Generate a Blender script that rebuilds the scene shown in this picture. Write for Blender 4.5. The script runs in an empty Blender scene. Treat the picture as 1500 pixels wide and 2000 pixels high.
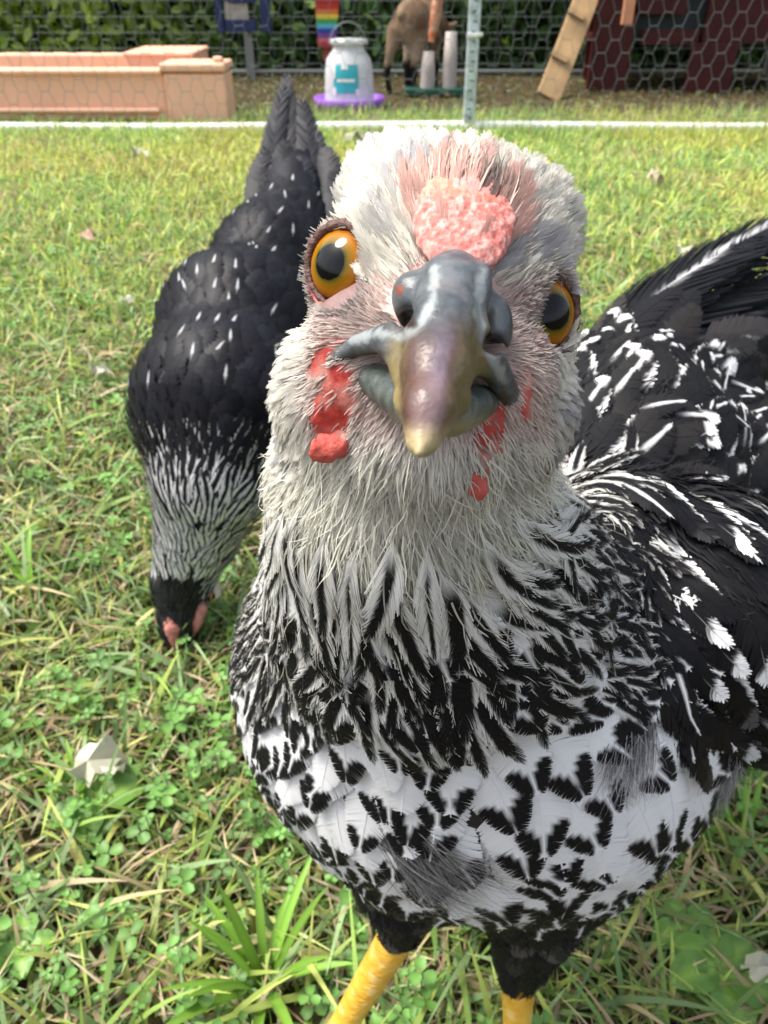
import bpy, math, random
import numpy as np
from mathutils import Vector, Matrix
R = math.radians
random.seed(7)
rng = np.random.default_rng(11)
sc = bpy.context.scene

# ------------------------------------------------------------------ camera
H = 0.44; PITCH = R(35.0); F = 1500.0
cam = bpy.data.cameras.new('camera'); camo = bpy.data.objects.new('camera', cam)
sc.collection.objects.link(camo); sc.camera = camo
cam.sensor_fit = 'VERTICAL'; cam.sensor_height = 36; cam.lens = 27
cam.clip_start = 0.01; cam.clip_end = 500
camo.location = (0, 0, H); camo.rotation_euler = (R(90) - PITCH, 0, 0)
cam.dof.use_dof = True; cam.dof.focus_distance = 0.125; cam.dof.aperture_fstop = 46

# ------------------------------------------------------------------ world, sun, exposure
SUN_EL, SUN_AZ = R(62), R(-80)          # azimuth from +Y towards +X
w = bpy.data.worlds.new('World'); sc.world = w; w.use_nodes = True
nt = w.node_tree; bg = nt.nodes['Background']; sky = nt.nodes.new('ShaderNodeTexSky')
sky.sky_type = 'NISHITA'; sky.sun_disc = False; sky.sun_elevation = SUN_EL; sky.sun_rotation = SUN_AZ
sky.air_density = 1.0; sky.dust_density = 4.0; sky.ozone_density = 1.0
hs = nt.nodes.new('ShaderNodeHueSaturation'); hs.inputs['Saturation'].default_value = .45; nt.links.new(sky.outputs[0], hs.inputs['Color']); nt.links.new(hs.outputs[0], bg.inputs[0]); bg.inputs[1].default_value = 0.13
sl = bpy.data.lights.new('sun', 'SUN'); so = bpy.data.objects.new('sun', sl); sc.collection.objects.link(so)
sl.energy = 2.1; sl.angle = R(25); sl.color = (1, .95, .86)
sd = Vector((math.sin(SUN_AZ) * math.cos(SUN_EL), math.cos(SUN_AZ) * math.cos(SUN_EL), math.sin(SUN_EL)))
so.rotation_euler = sd.to_track_quat('Z', 'Y').to_euler()
vs = sc.view_settings; vs.view_transform = 'Standard'; vs.look = 'None'; vs.gamma = 1; vs.exposure = 1.18
vs.use_curve_mapping = False
sc.cycles.max_bounces = 8; sc.cycles.transparent_max_bounces = 16

# ------------------------------------------------------------------ coordinates
cp, sp = math.cos(PITCH), math.sin(PITCH)
def c2w(p):                       # camera space (x right, y down, z forward) -> world
    p = np.asarray(p, float); x, y, z = p[..., 0], p[..., 1], p[..., 2]
    return np.stack([x, z * cp - y * sp, H - y * cp - z * sp], -1)
def w2c(p):
    p = np.asarray(p, float); x, Y, Z = p[..., 0], p[..., 1], p[..., 2] - H
    return np.stack([x, -Y * sp - Z * cp, Y * cp - Z * sp], -1)
def wv2c(v): return w2c(np.asarray(v, float) + np.array([0, 0, H]))
def C(px, py, d): return np.array([(px - 750) / F * d, (py - 1000) / F * d, d])
def W(px, py, d): return c2w(C(px, py, d))
def atY(px, py, Y):
    r = c2w(C(px, py, 1)) - np.array([0, 0, H]); return np.array([0, 0, H]) + r * (Y / r[1])
def G(px, py):
    r = c2w(C(px, py, 1)) - np.array([0, 0, H]); return np.array([0, 0, H]) + r * (-H / r[2])
def proj(p): return np.stack([750 + F * p[..., 0] / p[..., 2], 1000 + F * p[..., 1] / p[..., 2]], -1)
def nrm(v): return v / (np.linalg.norm(v, axis=-1, keepdims=True) + 1e-12)
DOWN = wv2c([0, 0, -1.])

# ------------------------------------------------------------------ object helpers
def base_obj(o, parent):
    sc.collection.objects.link(o)
    if parent is not None:
        o.parent = parent
def mk(name, verts, faces, mat, parent=None, col=None, smooth=True):
    """verts world (n,3); faces (m,k) array or list of arrays of equal k"""
    verts = np.asarray(verts, np.float32).reshape(-1, 3)
    if parent is not None:
        q = parent; off = np.zeros(3)
        while q is not None: off += np.array(q.location); q = q.parent
        verts = verts - off.astype(np.float32)
    fl = faces if isinstance(faces, list) else [faces]
    fl = [np.asarray(f, np.int32) for f in fl if len(f)]
    me = bpy.data.meshes.new(name)
    me.vertices.add(len(verts)); me.vertices.foreach_set('co', verts.ravel())
    nl = sum(f.size for f in fl); npoly = sum(len(f) for f in fl)
    me.loops.add(nl); me.polygons.add(npoly)
    me.loops.foreach_set('vertex_index', np.concatenate([f.ravel() for f in fl]))
    st = []; c0 = 0
    for f in fl:
        st.append(c0 + np.arange(len(f)) * f.shape[1]); c0 += f.size
    me.polygons.foreach_set('loop_start', np.concatenate(st).astype(np.int32))
    me.update(calc_edges=True)
    me.polygons.foreach_set('use_smooth', np.full(npoly, smooth))
    if col is not None:
        a = me.color_attributes.new('Col', 'FLOAT_COLOR', 'POINT')
        c4 = np.ones((len(verts), 4), np.float32); c4[:, :3] = np.asarray(col)[..., :3]
        a.data.foreach_set('color', c4.ravel())
    me.validate()
    if mat: me.materials.append(mat)
    o = bpy.data.objects.new(name, me); base_obj(o, parent)
    return o
def thing(name, label, cat, loc, group=None):
    o = bpy.data.objects.new(name, None); sc.collection.objects.link(o); o.location = [float(v) for v in loc]
    o.empty_display_size = .02
    o['label'] = label; o['category'] = cat
    if group: o['group'] = group
    return o
def tag(o, label, cat, group=None):
    o['label'] = label; o['category'] = cat
    if group: o['group'] = group
    return o

# ------------------------------------------------------------------ materials
def mat(name, color=None, rough=.6, spec=.5, attr=False, bump=0, bscale=200, var=0, vscale=20, metal=0, sheen=0,
        transl=0, sss=0, coat=0, col2=None, alpha=None, bdist=.001, detail=4):
    m = bpy.data.materials.new(name); m.use_nodes = True; n = m.node_tree; b = n.nodes['Principled BSDF']
    b.inputs['Roughness'].default_value = rough; b.inputs['Specular IOR Level'].default_value = spec
    b.inputs['Metallic'].default_value = metal; b.inputs['Sheen Weight'].default_value = sheen
    b.inputs['Coat Weight'].default_value = coat
    if sss:
        b.inputs['Subsurface Weight'].default_value = sss; b.inputs['Subsurface Radius'].default_value = (1, .4, .3)
        b.inputs['Subsurface Scale'].default_value = .002
    src = None
    tc = n.nodes.new('ShaderNodeTexCoord')
    if attr:
        a = n.nodes.new('ShaderNodeAttribute'); a.attribute_name = 'Col'; src = a.outputs['Color']
    else:
        rgb = n.nodes.new('ShaderNodeRGB'); rgb.outputs[0].default_value = (*color, 1); src = rgb.outputs[0]
    if var or col2:
        nz = n.nodes.new('ShaderNodeTexNoise'); nz.inputs['Scale'].default_value = vscale; nz.inputs['Detail'].default_value = detail
        n.links.new(tc.outputs['Object'], nz.inputs['Vector'])
        if col2:
            rp = n.nodes.new('ShaderNodeValToRGB'); rp.color_ramp.elements[0].position = .4; rp.color_ramp.elements[1].position = .6
            n.links.new(nz.outputs[0], rp.inputs[0])
            mx = n.nodes.new('ShaderNodeMix'); mx.data_type = 'RGBA'; n.links.new(rp.outputs[0], mx.inputs[0])
            n.links.new(src, mx.inputs[6]); mx.inputs[7].default_value = (*col2, 1); src = mx.outputs[2]
        if var:
            mr = n.nodes.new('ShaderNodeMapRange'); mr.inputs['To Min'].default_value = 1 - var; mr.inputs['To Max'].default_value = 1 + var
            mr.inputs['From Min'].default_value = .3; mr.inputs['From Max'].default_value = .7
            n.links.new(nz.outputs[0], mr.inputs[0])
            vm = n.nodes.new('ShaderNodeVectorMath'); vm.operation = 'SCALE'
            n.links.new(src, vm.inputs[0]); n.links.new(mr.outputs[0], vm.inputs['Scale']); src = vm.outputs[0]
    n.links.new(src, b.inputs['Base Color'])
    if bump:
        nb = n.nodes.new('ShaderNodeTexNoise'); nb.inputs['Scale'].default_value = bscale; nb.inputs['Detail'].default_value = 5
        n.links.new(tc.outputs['Object'], nb.inputs['Vector'])
        bp = n.nodes.new('ShaderNodeBump'); bp.inputs['Strength'].default_value = bump; bp.inputs['Distance'].default_value = bdist
        n.links.new(nb.outputs[0], bp.inputs['Height']); n.links.new(bp.outputs[0], b.inputs['Normal'])
    if transl:
        tr = n.nodes.new('ShaderNodeBsdfTranslucent'); n.links.new(src, tr.inputs[0])
        ms = n.nodes.new('ShaderNodeMixShader'); ms.inputs[0].default_value = transl
        n.links.new(b.outputs[0], ms.inputs[1]); n.links.new(tr.outputs[0], ms.inputs[2])
        n.links.new(ms.outputs[0], n.nodes['Material Output'].inputs[0])
    return m
M = {}
M['grass'] = mat('grass_blade', rough=.45, spec=.4, attr=True, transl=.35)
M['soil'] = mat('soil', (.05, .045, .02), .95, .1, bump=.6, bscale=60, col2=(.07, .05, .028), vscale=9, bdist=.01)
M['fluff'] = mat('feather_down', rough=.75, spec=.25, attr=True, transl=.2)
M['feather'] = mat('feather_vane', rough=.6, spec=.2, attr=True, transl=.06)
M['gloss'] = mat('feather_glossy', rough=.45, spec=.13, attr=True)
M['skin'] = mat('skin', rough=.55, spec=.4, attr=True, bump=.5, bscale=900, bdist=.0006, var=.15, vscale=500)
M['red'] = mat('red_skin', rough=.6, spec=.3, attr=True, bump=.6, bscale=1100, bdist=.0006, sss=.25, var=.12, vscale=400)
M['horn'] = mat('beak_horn', rough=.36, spec=.5, attr=True, bump=.3, bscale=1100, bdist=.0005, var=.1, vscale=260, sss=.1)

# ------------------------------------------------------------------ implicit shapes
def sphere(c, r): c = np.array(c); return lambda p: np.linalg.norm(p - c, axis=-1) - r
def cone(a, b, ra, rb):
    a = np.array(a, float); b = np.array(b, float); ab = b - a; L2 = ab @ ab
    def f(p):
        t = np.clip(((p - a) @ ab) / L2, 0, 1)
        return np.linalg.norm(p - a - t[..., None] * ab, axis=-1) - (ra + (rb - ra) * t)
    return f
def chain(pts):                   # [(pos, r), ...]
    fs = [cone(pts[i][0], pts[i + 1][0], pts[i][1], pts[i + 1][1]) for i in range(len(pts) - 1)]
    return lambda p: np.min([f(p) for f in fs], axis=0)
def ellip(c, r, ax=None):         # ax: rows = local axes
    c = np.array(c); r = np.array(r, float); A = np.eye(3) if ax is None else np.array(ax)
    def f(p):
        q = (p - c) @ A.T; k0 = np.linalg.norm(q / r, axis=-1); k1 = np.linalg.norm(q / (r * r), axis=-1)
        return k0 * (k0 - 1) / (k1 + 1e-9)
    return f
def smin(a, b, k):
    h = np.clip(.5 + .5 * (b - a) / k, 0, 1); return b * (1 - h) + a * h - k * h * (1 - h)
def smax(a, b, k): return -smin(-a, -b, k)
def union(fs, k):
    def f(p):
        d = fs[0](p)
        for g in fs[1:]: d = smin(d, g(p), k)
        return d
    return f
def grad(f, p, e=2e-4):
    g = np.stack([f(p + np.eye(3)[i] * e) - f(p - np.eye(3)[i] * e) for i in range(3)], -1)
    return nrm(g)
def nets(f, lo, hi, h):
    lo = np.array(lo); n = [int(math.ceil((hi[i] - lo[i]) / h)) + 1 for i in range(3)]
    V = np.empty(n, np.float64)
    ys = lo[1] + h * np.arange(n[1]); zs = lo[2] + h * np.arange(n[2])
    YY, ZZ = np.meshgrid(ys, zs, indexing='ij')
    for i in range(n[0]):
        V[i] = f(np.stack([np.full_like(YY, lo[0] + i * h), YY, ZZ], -1))
    nc = [k - 1 for k in n]
    S = np.zeros(nc + [3]); Cn = np.zeros(nc)
    def sl(o): return tuple(slice(o[a], o[a] + nc[a]) for a in range(3))
    for ax in range(3):
        oth = [a for a in range(3) if a != ax]
        for u in (0, 1):
            for v in (0, 1):
                o = [0, 0, 0]; o[oth[0]] = u; o[oth[1]] = v; o2 = list(o); o2[ax] = 1
                a = V[sl(o)]; b = V[sl(o2)]; m = (a < 0) != (b < 0)
                t = np.where(m, a / np.where(m, a - b, 1), 0)
                for k in range(3): S[..., k] += m * (o[k] + (t if k == ax else 0))
                Cn += m
    act = Cn > 0; idx = -np.ones(nc, np.int64); idx[act] = np.arange(act.sum())
    ii = np.argwhere(act)
    P = lo + h * (ii + S[act] / Cn[act][:, None])
    faces = []
    for ax in range(3):
        u, v = [(1, 2), (2, 0), (0, 1)][ax]
        s0 = [slice(0, n[a]) for a in range(3)]
        s0[ax] = slice(0, n[ax] - 1); s0[u] = slice(1, n[u] - 1); s0[v] = slice(1, n[v] - 1)
        s1 = list(s0); s1[ax] = slice(1, n[ax])
        a = V[tuple(s0)] < 0; b = V[tuple(s1)] < 0
        for flip, mm in ((0, a & ~b), (1, ~a & b)):
            e = np.argwhere(mm)
            if not len(e): continue
            e[:, u] += 1; e[:, v] += 1
            q = []
            for du, dv in ((-1, -1), (0, -1), (0, 0), (-1, 0)):
                c = e.copy(); c[:, u] += du; c[:, v] += dv; q.append(idx[c[:, 0], c[:, 1], c[:, 2]])
            q = np.stack(q, 1)
            faces.append(q[:, ::-1] if flip else q)
    Fc = np.concatenate(faces); Fc = Fc[(Fc >= 0).all(1)]
    # c2w keeps handedness? (x, down, forward) is right handed -> ok
    for _ in range(2):
        P = P - f(P)[:, None] * grad(f, P) * .8
    return P, Fc
def sdf_obj(name, f, lo, hi, h, m, parent, colf=None):
    P, Fc = nets(f, lo, hi, h)
    return mk(name, c2w(P), Fc, m, parent, None if colf is None else colf(P))

def vnoise(p, s, seed=0):          # cheap smooth value noise in [0,1]
    q = p * s + seed * 17.3; i = np.floor(q).astype(np.int64); fr = q - i; fr = fr * fr * (3 - 2 * fr)
    def h(a): 
        n = (a[..., 0] * 73856093) ^ (a[..., 1] * 19349663) ^ (a[..., 2] * 83492791) ^ (seed * 2654435761 & 0xffffff)
        n = (n ^ (n >> 13)) * 1274126177 & 0x7fffffff; n = (n ^ (n >> 15)) * 2246822519 & 0x7fffffff
        return (n % 100003) / 100003.
    r = 0
    for dx in (0, 1):
        for dy in (0, 1):
            for dz in (0, 1):
                wgt = (fr[..., 0] if dx else 1 - fr[..., 0]) * (fr[..., 1] if dy else 1 - fr[..., 1]) * (fr[..., 2] if dz else 1 - fr[..., 2])
                r = r + wgt * h(i + np.array([dx, dy, dz]))
    return r

# ------------------------------------------------------------------ scatter, march, feathers, strands
def scatter(P, Fc, n, keep=None):
    A = P[Fc[:, 0]]; B = P[Fc[:, 1]]; Cc = P[Fc[:, 2]]; D = P[Fc[:, 3]]
    ar = .5 * np.linalg.norm(np.cross(Cc - A, D - B), axis=1)
    k = rng.choice(len(Fc), n, p=ar / ar.sum()); u = rng.random((n, 1)); v = rng.random((n, 1))
    p = (A[k] * (1 - u) + B[k] * u) * (1 - v) + (D[k] * (1 - u) + Cc[k] * u) * v
    if keep is not None: p = p[keep(p)]
    return p
def poisson(p, r):
    r = np.broadcast_to(np.asarray(r, float), (len(p),)); cell = r.max(); grid = {}; out = []
    for i in range(len(p)):
        c = tuple((p[i] // cell).astype(int)); ok = True
        for dx in (-1, 0, 1):
            for dy in (-1, 0, 1):
                for dz in (-1, 0, 1):
                    for j in grid.get((c[0] + dx, c[1] + dy, c[2] + dz), ()):
                        if ((p[i] - p[j]) ** 2).sum() < r[i] ** 2: ok = False; break
                    if not ok: break
                if not ok: break
            if not ok: break
        if ok: grid.setdefault(c, []).append(i); out.append(i)
    return p[out]
def march(f, flow, p, L, K, off0, off1, jit=.12, power=1., resettle=True):
    """follow the flow over the surface f, rising from off0 to off1 above it; returns pos,N,T (n,K,3)"""
    n = len(p); L = np.broadcast_to(np.asarray(L, float), (n,)); off1 = np.broadcast_to(np.asarray(off1, float), (n,))
    N = grad(f, p); T = flow(p); T = nrm(T - (T * N).sum(-1, keepdims=True) * N)
    B = np.cross(N, T); a = rng.normal(0, jit, (n, 1)); T = nrm(T * np.cos(a) + B * np.sin(a))
    pos = [p - N * f(p)[:, None] + N * off0]; Ns = [N]; q = pos[0]
    bend = rng.normal(0, jit * .6, (n, 1))
    for k in range(1, K):
        s = k / (K - 1)
        q = q + T * (L / (K - 1))[:, None]
        N = grad(f, q)
        o = off0 + (off1 - off0) * s ** power
        q = q + N * (o - f(q))[:, None]
        V = flow(q); V = nrm(V - (V * N).sum(-1, keepdims=True) * N)
        T = nrm(T - (T * N).sum(-1, keepdims=True) * N); T = nrm(.6 * T + .4 * V + np.cross(N, T) * bend)
        pos.append(q); Ns.append(N)
    pos = np.stack(pos, 1); Ns = np.stack(Ns, 1)
    Ts = np.gradient(pos, axis=1); Ts = nrm(Ts); Ns = nrm(Ns - (Ns * Ts).sum(-1, keepdims=True) * Ts)
    return pos, Ns, Ts
def lerpK(A, s):                   # A (n,K,3), s (n,m) -> (n,m,3)
    K = A.shape[1]; x = np.clip(s, 0, 1) * (K - 1); i = np.minimum(x.astype(int), K - 2); t = (x - i)[..., None]
    n = np.arange(len(A))[:, None]
    return A[n, i] * (1 - t) + A[n, i + 1] * t
def feathers(name, mar, Wd, colf, m, parent, nb=16, camber=14., ragged=.08, tipshape=.55, fwd=.24, gap=.06, start=.06, loose=0.0, widen=.6):
    pos, N, T = mar; n = len(pos); Wd = np.broadcast_to(np.asarray(Wd, float), (n,))
    B = np.cross(N, T); L = np.linalg.norm(np.diff(pos, axis=1), axis=-1).sum(1)
    fid = rng.random((n, 1, 1, 1)); tt = np.array([0, .2, .42, .64, .84, 1.]); NT = 6
    si = start + (1 - start) * ((np.arange(nb) + .5) / nb) ** .9
    si = si[None, :] + np.zeros((n, 1)); ds = (1 - start) / nb
    vs_, cs_ = [], []
    # per feather splits shift groups of barbs
    for side in (-1, 1):
        spl = np.where(rng.random((n, nb)) < .12, rng.normal(0, .06, (n, nb)), 0).cumsum(1) * .6
        rag = 1 + rng.normal(0, ragged, (n, nb))
        st = si + fwd * (1 - si) ** .8 + .01 + spl * .15 * (1 - si)     # outline station
        st = np.clip(st, 0, 1)
        o = np.sin(np.pi * np.clip(st, 0, 1) ** widen) ** tipshape       # half width
        o = np.where(st > .995, 0, o)
        wd = Wd[:, None] * o * rag
        sl_ = (st - si) * rag
        S = si[..., None] + sl_[..., None] * tt ** 1.25                  # (n,nb,4)
        X = side * wd[..., None] * tt ** .9
        hw = ds * (.5 + .06) * np.array([1., 1., 1., .97, .8, .3]) * (1 - gap) + np.zeros_like(S)
        hw = hw * (1 + loose * rng.normal(0, .5, (n, nb, 1)))
        lift = rng.normal(0, 1, (n, nb, 1)) * (L[:, None, None] * .004) * tt
        for e in (-1, 1):
            s2 = S + e * hw; x2 = X * (1 - e * .02)
            pp = lerpK(pos, s2.reshape(n, -1)); nn = lerpK(N, s2.reshape(n, -1)); bb = lerpK(B, s2.reshape(n, -1)); tg = lerpK(T, s2.reshape(n, -1))
            over = np.maximum(s2.reshape(n, -1) - 1, 0)
            xx = x2.reshape(n, -1)
            pt = pp + bb * xx[..., None] + nn * (lift.repeat(1, -1).reshape(n, -1) - camber * xx ** 2)[..., None] + tg * (over * L[:, None])[..., None]
            vs_.append(pt.reshape(n, nb, NT, 3))
            cs_.append(colf(S, (X / Wd[:, None, None]), fid[..., 0], pos[:, 0], rng.random((n, nb, 1))))
    Vt = np.stack(vs_, 3).reshape(n, nb, NT, 2, 2, 3)     # n,nb,t,side,edge,3
    Ct = np.stack(cs_, 3).reshape(n, nb, NT, 2, 2, 3)
    idx = np.arange(n * nb * NT * 4).reshape(n, nb, NT, 2, 2)
    q = []
    for s_ in (0, 1):
        a = idx[:, :, :-1, s_, 0]; b = idx[:, :, :-1, s_, 1]; c = idx[:, :, 1:, s_, 1]; d = idx[:, :, 1:, s_, 0]
        q.append((np.stack([a, b, c, d], -1) if s_ == 0 else np.stack([a, d, c, b], -1)).reshape(-1, 4))
    allv = [Vt.reshape(-1, 3)]; allc = [Ct.reshape(-1, 3)]; nf = np.concatenate(q)
    # the shaft
    K = pos.shape[1]; ww = (Wd * .05)[:, None] * np.linspace(1, .25, K)[None]; base = n * nb * NT * 4
    sv = np.stack([pos - B * ww[..., None], pos + B * ww[..., None]], 2) + N[:, :, None] * .00015
    scol = colf(np.linspace(0, 1, K)[None, :, None] + np.zeros((n, 1, 1)), np.zeros((n, K, 1)), fid[..., 0], pos[:, 0], np.full((n, K, 1), .5))
    sc_ = np.repeat(scol.reshape(n, K, 1, 3), 2, 2)
    ix = base + np.arange(n * K * 2).reshape(n, K, 2)
    sq = np.stack([ix[:, :-1, 0], ix[:, :-1, 1], ix[:, 1:, 1], ix[:, 1:, 0]], -1).reshape(-1, 4)
    return mk(name, c2w(np.concatenate(allv + [sv.reshape(-1, 3)])), np.concatenate([nf, sq]), m, parent,
              np.concatenate(allc + [sc_.reshape(-1, 3)]))
def strands(name, mar, wd, col_root, col_tip, m, parent, curl=.0, tipw=.12, more=None, flat=.0):
    pos, N, T = mar; n, K = pos.shape[:2]; B = np.cross(N, T)
    a = rng.normal(0, .5, (n, 1, 1)); Bq = nrm(B * np.cos(a) + N * np.sin(a))
    s = np.linspace(0, 1, K)[None, :, None]
    if np.any(curl): 
        ph = rng.random((n, 1, 1)) * 6.28; fq = 2 + 4 * rng.random((n, 1, 1))
        pos = pos + B * np.sin(ph + fq * s * 2) * curl * s + N * np.cos(ph * 2 + fq * s * 2) * curl * .6 * s
    wq = np.broadcast_to(np.asarray(wd, float), (n,))[:, None, None] * (1 - (1 - tipw) * s ** 1.6)
    v = np.stack([pos - Bq * wq / 2, pos + Bq * wq / 2], 2)
    c = col_root[:, None, None] * (1 - s[..., None]) + col_tip[:, None, None] * s[..., None]
    c = np.broadcast_to(c, (n, K, 2, 3))
    ix = np.arange(n * K * 2).reshape(n, K, 2)
    q = np.stack([ix[:, :-1, 0], ix[:, :-1, 1], ix[:, 1:, 1], ix[:, 1:, 0]], -1).reshape(-1, 4)
    return mk(name, c2w(v.reshape(-1, 3)), q, m, parent, c.reshape(-1, 3))
def ss(a, b, x): t = np.clip((x - a) / (b - a), 0, 1); return t * t * (3 - 2 * t)
def mixc(a, b, t): t = np.asarray(t)[..., None]; return np.array(a) * (1 - t) + np.array(b) * t

# ================================================================== SETTING
def grid_sheet(name, x0, x1, y0, y1, nx, ny, zf, m):
    X, Y = np.meshgrid(np.linspace(x0, x1, nx), np.linspace(y0, y1, ny), indexing='ij')
    Z = zf(X, Y); i = np.arange(nx * ny).reshape(nx, ny)
    q = np.stack([i[:-1, :-1], i[1:, :-1], i[1:, 1:], i[:-1, 1:]], -1).reshape(-1, 4)
    return mk(name, np.stack([X, Y, Z], -1).reshape(-1, 3), q, m)
g = grid_sheet('ground', -60, 60, -20, 90, 60, 60, lambda x, y: x * 0 - .004, M['soil']); g['kind'] = 'structure'

def ground_noise(x, y, s, seed): return vnoise(np.stack([x, y, x * 0], -1), s, seed)
def blades(name, n, yr, hmin, hmax, wmin, wmax, colf, lean=.6, lie=.0, K=4, xm=1.15, ycl=None, z0=-.003, dens=None):
    # points spread over the lawn, wider than the view
    y = yr[0] + (yr[1] - yr[0]) * rng.random(n) if dens is None else np.interp(rng.random(n), dens[0], dens[1])
    half = (.27 + .45 * y) * xm; x = (rng.random(n) * 2 - 1) * half
    h = hmin + (hmax - hmin) * rng.random(n) ** 1.3
    a = rng.random(n) * 6.283; dirx, diry = np.cos(a), np.sin(a)
    ln = lean * (.3 + rng.random(n)) ; isl = rng.random(n) < lie; ln = np.where(isl, 3 + 3 * rng.random(n), ln)
    wdt = wmin + (wmax - wmin) * rng.random(n)
    s = np.linspace(0, 1, K)[None]
    th = np.arctan(ln)[:, None] * (.45 + .75 * s)           # angle from the vertical grows
    dl = h[:, None] / (K - 1)
    hx = np.concatenate([np.zeros((n, 1)), (np.sin(th[:, 1:]) * dl).cumsum(1)], 1)
    hz = np.concatenate([np.zeros((n, 1)), (np.cos(th[:, 1:]) * dl).cumsum(1)], 1)
    px = x[:, None] + dirx[:, None] * hx; py = y[:, None] + diry[:, None] * hx; pz = z0 + hz * (np.where(isl, .5, 1))[:, None] + np.where(isl, .004 + .012 * rng.random(n), 0)[:, None]
    tw = rng.normal(0, .5, n)[:, None]; bx = -np.sin(a)[:, None] * np.cos(tw) ; by = np.cos(a)[:, None] * np.cos(tw); bz = np.sin(tw)
    wq = wdt[:, None] * (1 - s ** 2.2) * .5 + .0001
    P = np.stack([px, py, pz], -1); Bv = np.stack([bx + 0 * s, by + 0 * s, bz + 0 * s], -1) * wq[..., None]
    v = np.stack([P - Bv, P + Bv], 2)
    c = colf(x, y, n)
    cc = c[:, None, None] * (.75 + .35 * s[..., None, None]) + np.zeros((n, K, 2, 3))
    ix = np.arange(n * K * 2).reshape(n, K, 2)
    q = np.stack([ix[:, :-1, 0], ix[:, :-1, 1], ix[:, 1:, 1], ix[:, 1:, 0]], -1).reshape(-1, 4)
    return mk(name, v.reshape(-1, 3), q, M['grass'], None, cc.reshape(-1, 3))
def grass_col(x, y, n):
    pal = np.array([[.13, .26, .035], [.19, .33, .045], [.28, .40, .06], [.09, .19, .035], [.36, .43, .09], [.16, .29, .08], [.22, .36, .12]])
    c = (pal[rng.integers(0, len(pal), n)] * np.array([1.05, .95, 1.1]) + np.array([.012, .0, .022])) * 1.34 * (.7 + .6 * rng.random((n, 1)))
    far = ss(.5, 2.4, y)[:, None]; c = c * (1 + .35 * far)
    sun_yel = ss(.5, .75, ground_noise(x, y, 2.2, 3))[:, None] * far; c = c * (1 - sun_yel * .5) + np.array([.55, .54, .12]) * sun_yel * .5  # yellow sunlit patches of the far lawn, put into the blade colour
    dry = (rng.random(n) < .09 + .16 * ss(.5, .7, ground_noise(x, y, 6, 5)))[:, None]
    return np.where(dry, np.array([.58, .46, .26]) * (.6 + .7 * rng.random((n, 1))), c)
def dry_col(x, y, n): return np.array([.60, .47, .28]) * (.35 + .85 * rng.random((n, 1))) * np.array([1, 1, 1]) + rng.normal(0, .02, (n, 3))
yy = np.linspace(.08, 3.25, 50); wgt = (.27 + .45 * yy) * np.interp(yy, [.08, .5, 1., 2, 3.25], [50, 42, 30, 17, 13]); cdf = np.cumsum(wgt); cdf = (cdf - cdf[0]) / (cdf[-1] - cdf[0])
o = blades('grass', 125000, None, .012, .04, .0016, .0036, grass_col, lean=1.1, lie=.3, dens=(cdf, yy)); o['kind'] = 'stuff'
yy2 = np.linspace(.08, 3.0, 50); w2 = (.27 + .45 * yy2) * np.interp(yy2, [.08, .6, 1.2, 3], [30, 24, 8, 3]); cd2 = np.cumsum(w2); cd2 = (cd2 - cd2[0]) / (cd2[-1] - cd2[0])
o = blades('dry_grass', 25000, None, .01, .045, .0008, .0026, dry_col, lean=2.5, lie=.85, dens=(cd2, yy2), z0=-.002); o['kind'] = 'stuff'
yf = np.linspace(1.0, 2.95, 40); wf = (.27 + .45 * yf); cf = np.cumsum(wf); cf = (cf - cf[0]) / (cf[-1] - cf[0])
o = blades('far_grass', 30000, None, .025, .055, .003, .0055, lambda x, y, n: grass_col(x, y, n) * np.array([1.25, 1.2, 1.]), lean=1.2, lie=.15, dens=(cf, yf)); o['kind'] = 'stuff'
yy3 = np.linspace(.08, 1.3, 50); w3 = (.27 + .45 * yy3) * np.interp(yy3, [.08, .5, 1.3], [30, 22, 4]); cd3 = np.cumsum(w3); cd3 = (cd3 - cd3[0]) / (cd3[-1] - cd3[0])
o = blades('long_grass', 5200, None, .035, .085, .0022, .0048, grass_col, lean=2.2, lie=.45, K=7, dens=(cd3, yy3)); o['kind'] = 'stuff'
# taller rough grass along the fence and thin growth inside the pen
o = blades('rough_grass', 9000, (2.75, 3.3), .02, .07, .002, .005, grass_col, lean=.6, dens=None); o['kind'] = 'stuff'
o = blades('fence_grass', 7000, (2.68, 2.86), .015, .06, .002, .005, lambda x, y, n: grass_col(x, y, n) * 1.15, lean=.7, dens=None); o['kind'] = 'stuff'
o = blades('pen_litter', 16000, (3.0, 5.2), .01, .05, .002, .006, lambda x, y, n: np.where((rng.random(n) < .3)[:, None], grass_col(x, y, n) * .7, np.array([.20, .13, .07]) * (.3 + 1.1 * rng.random((n, 1)))), lean=3, lie=.6); o['kind'] = 'stuff'
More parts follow.
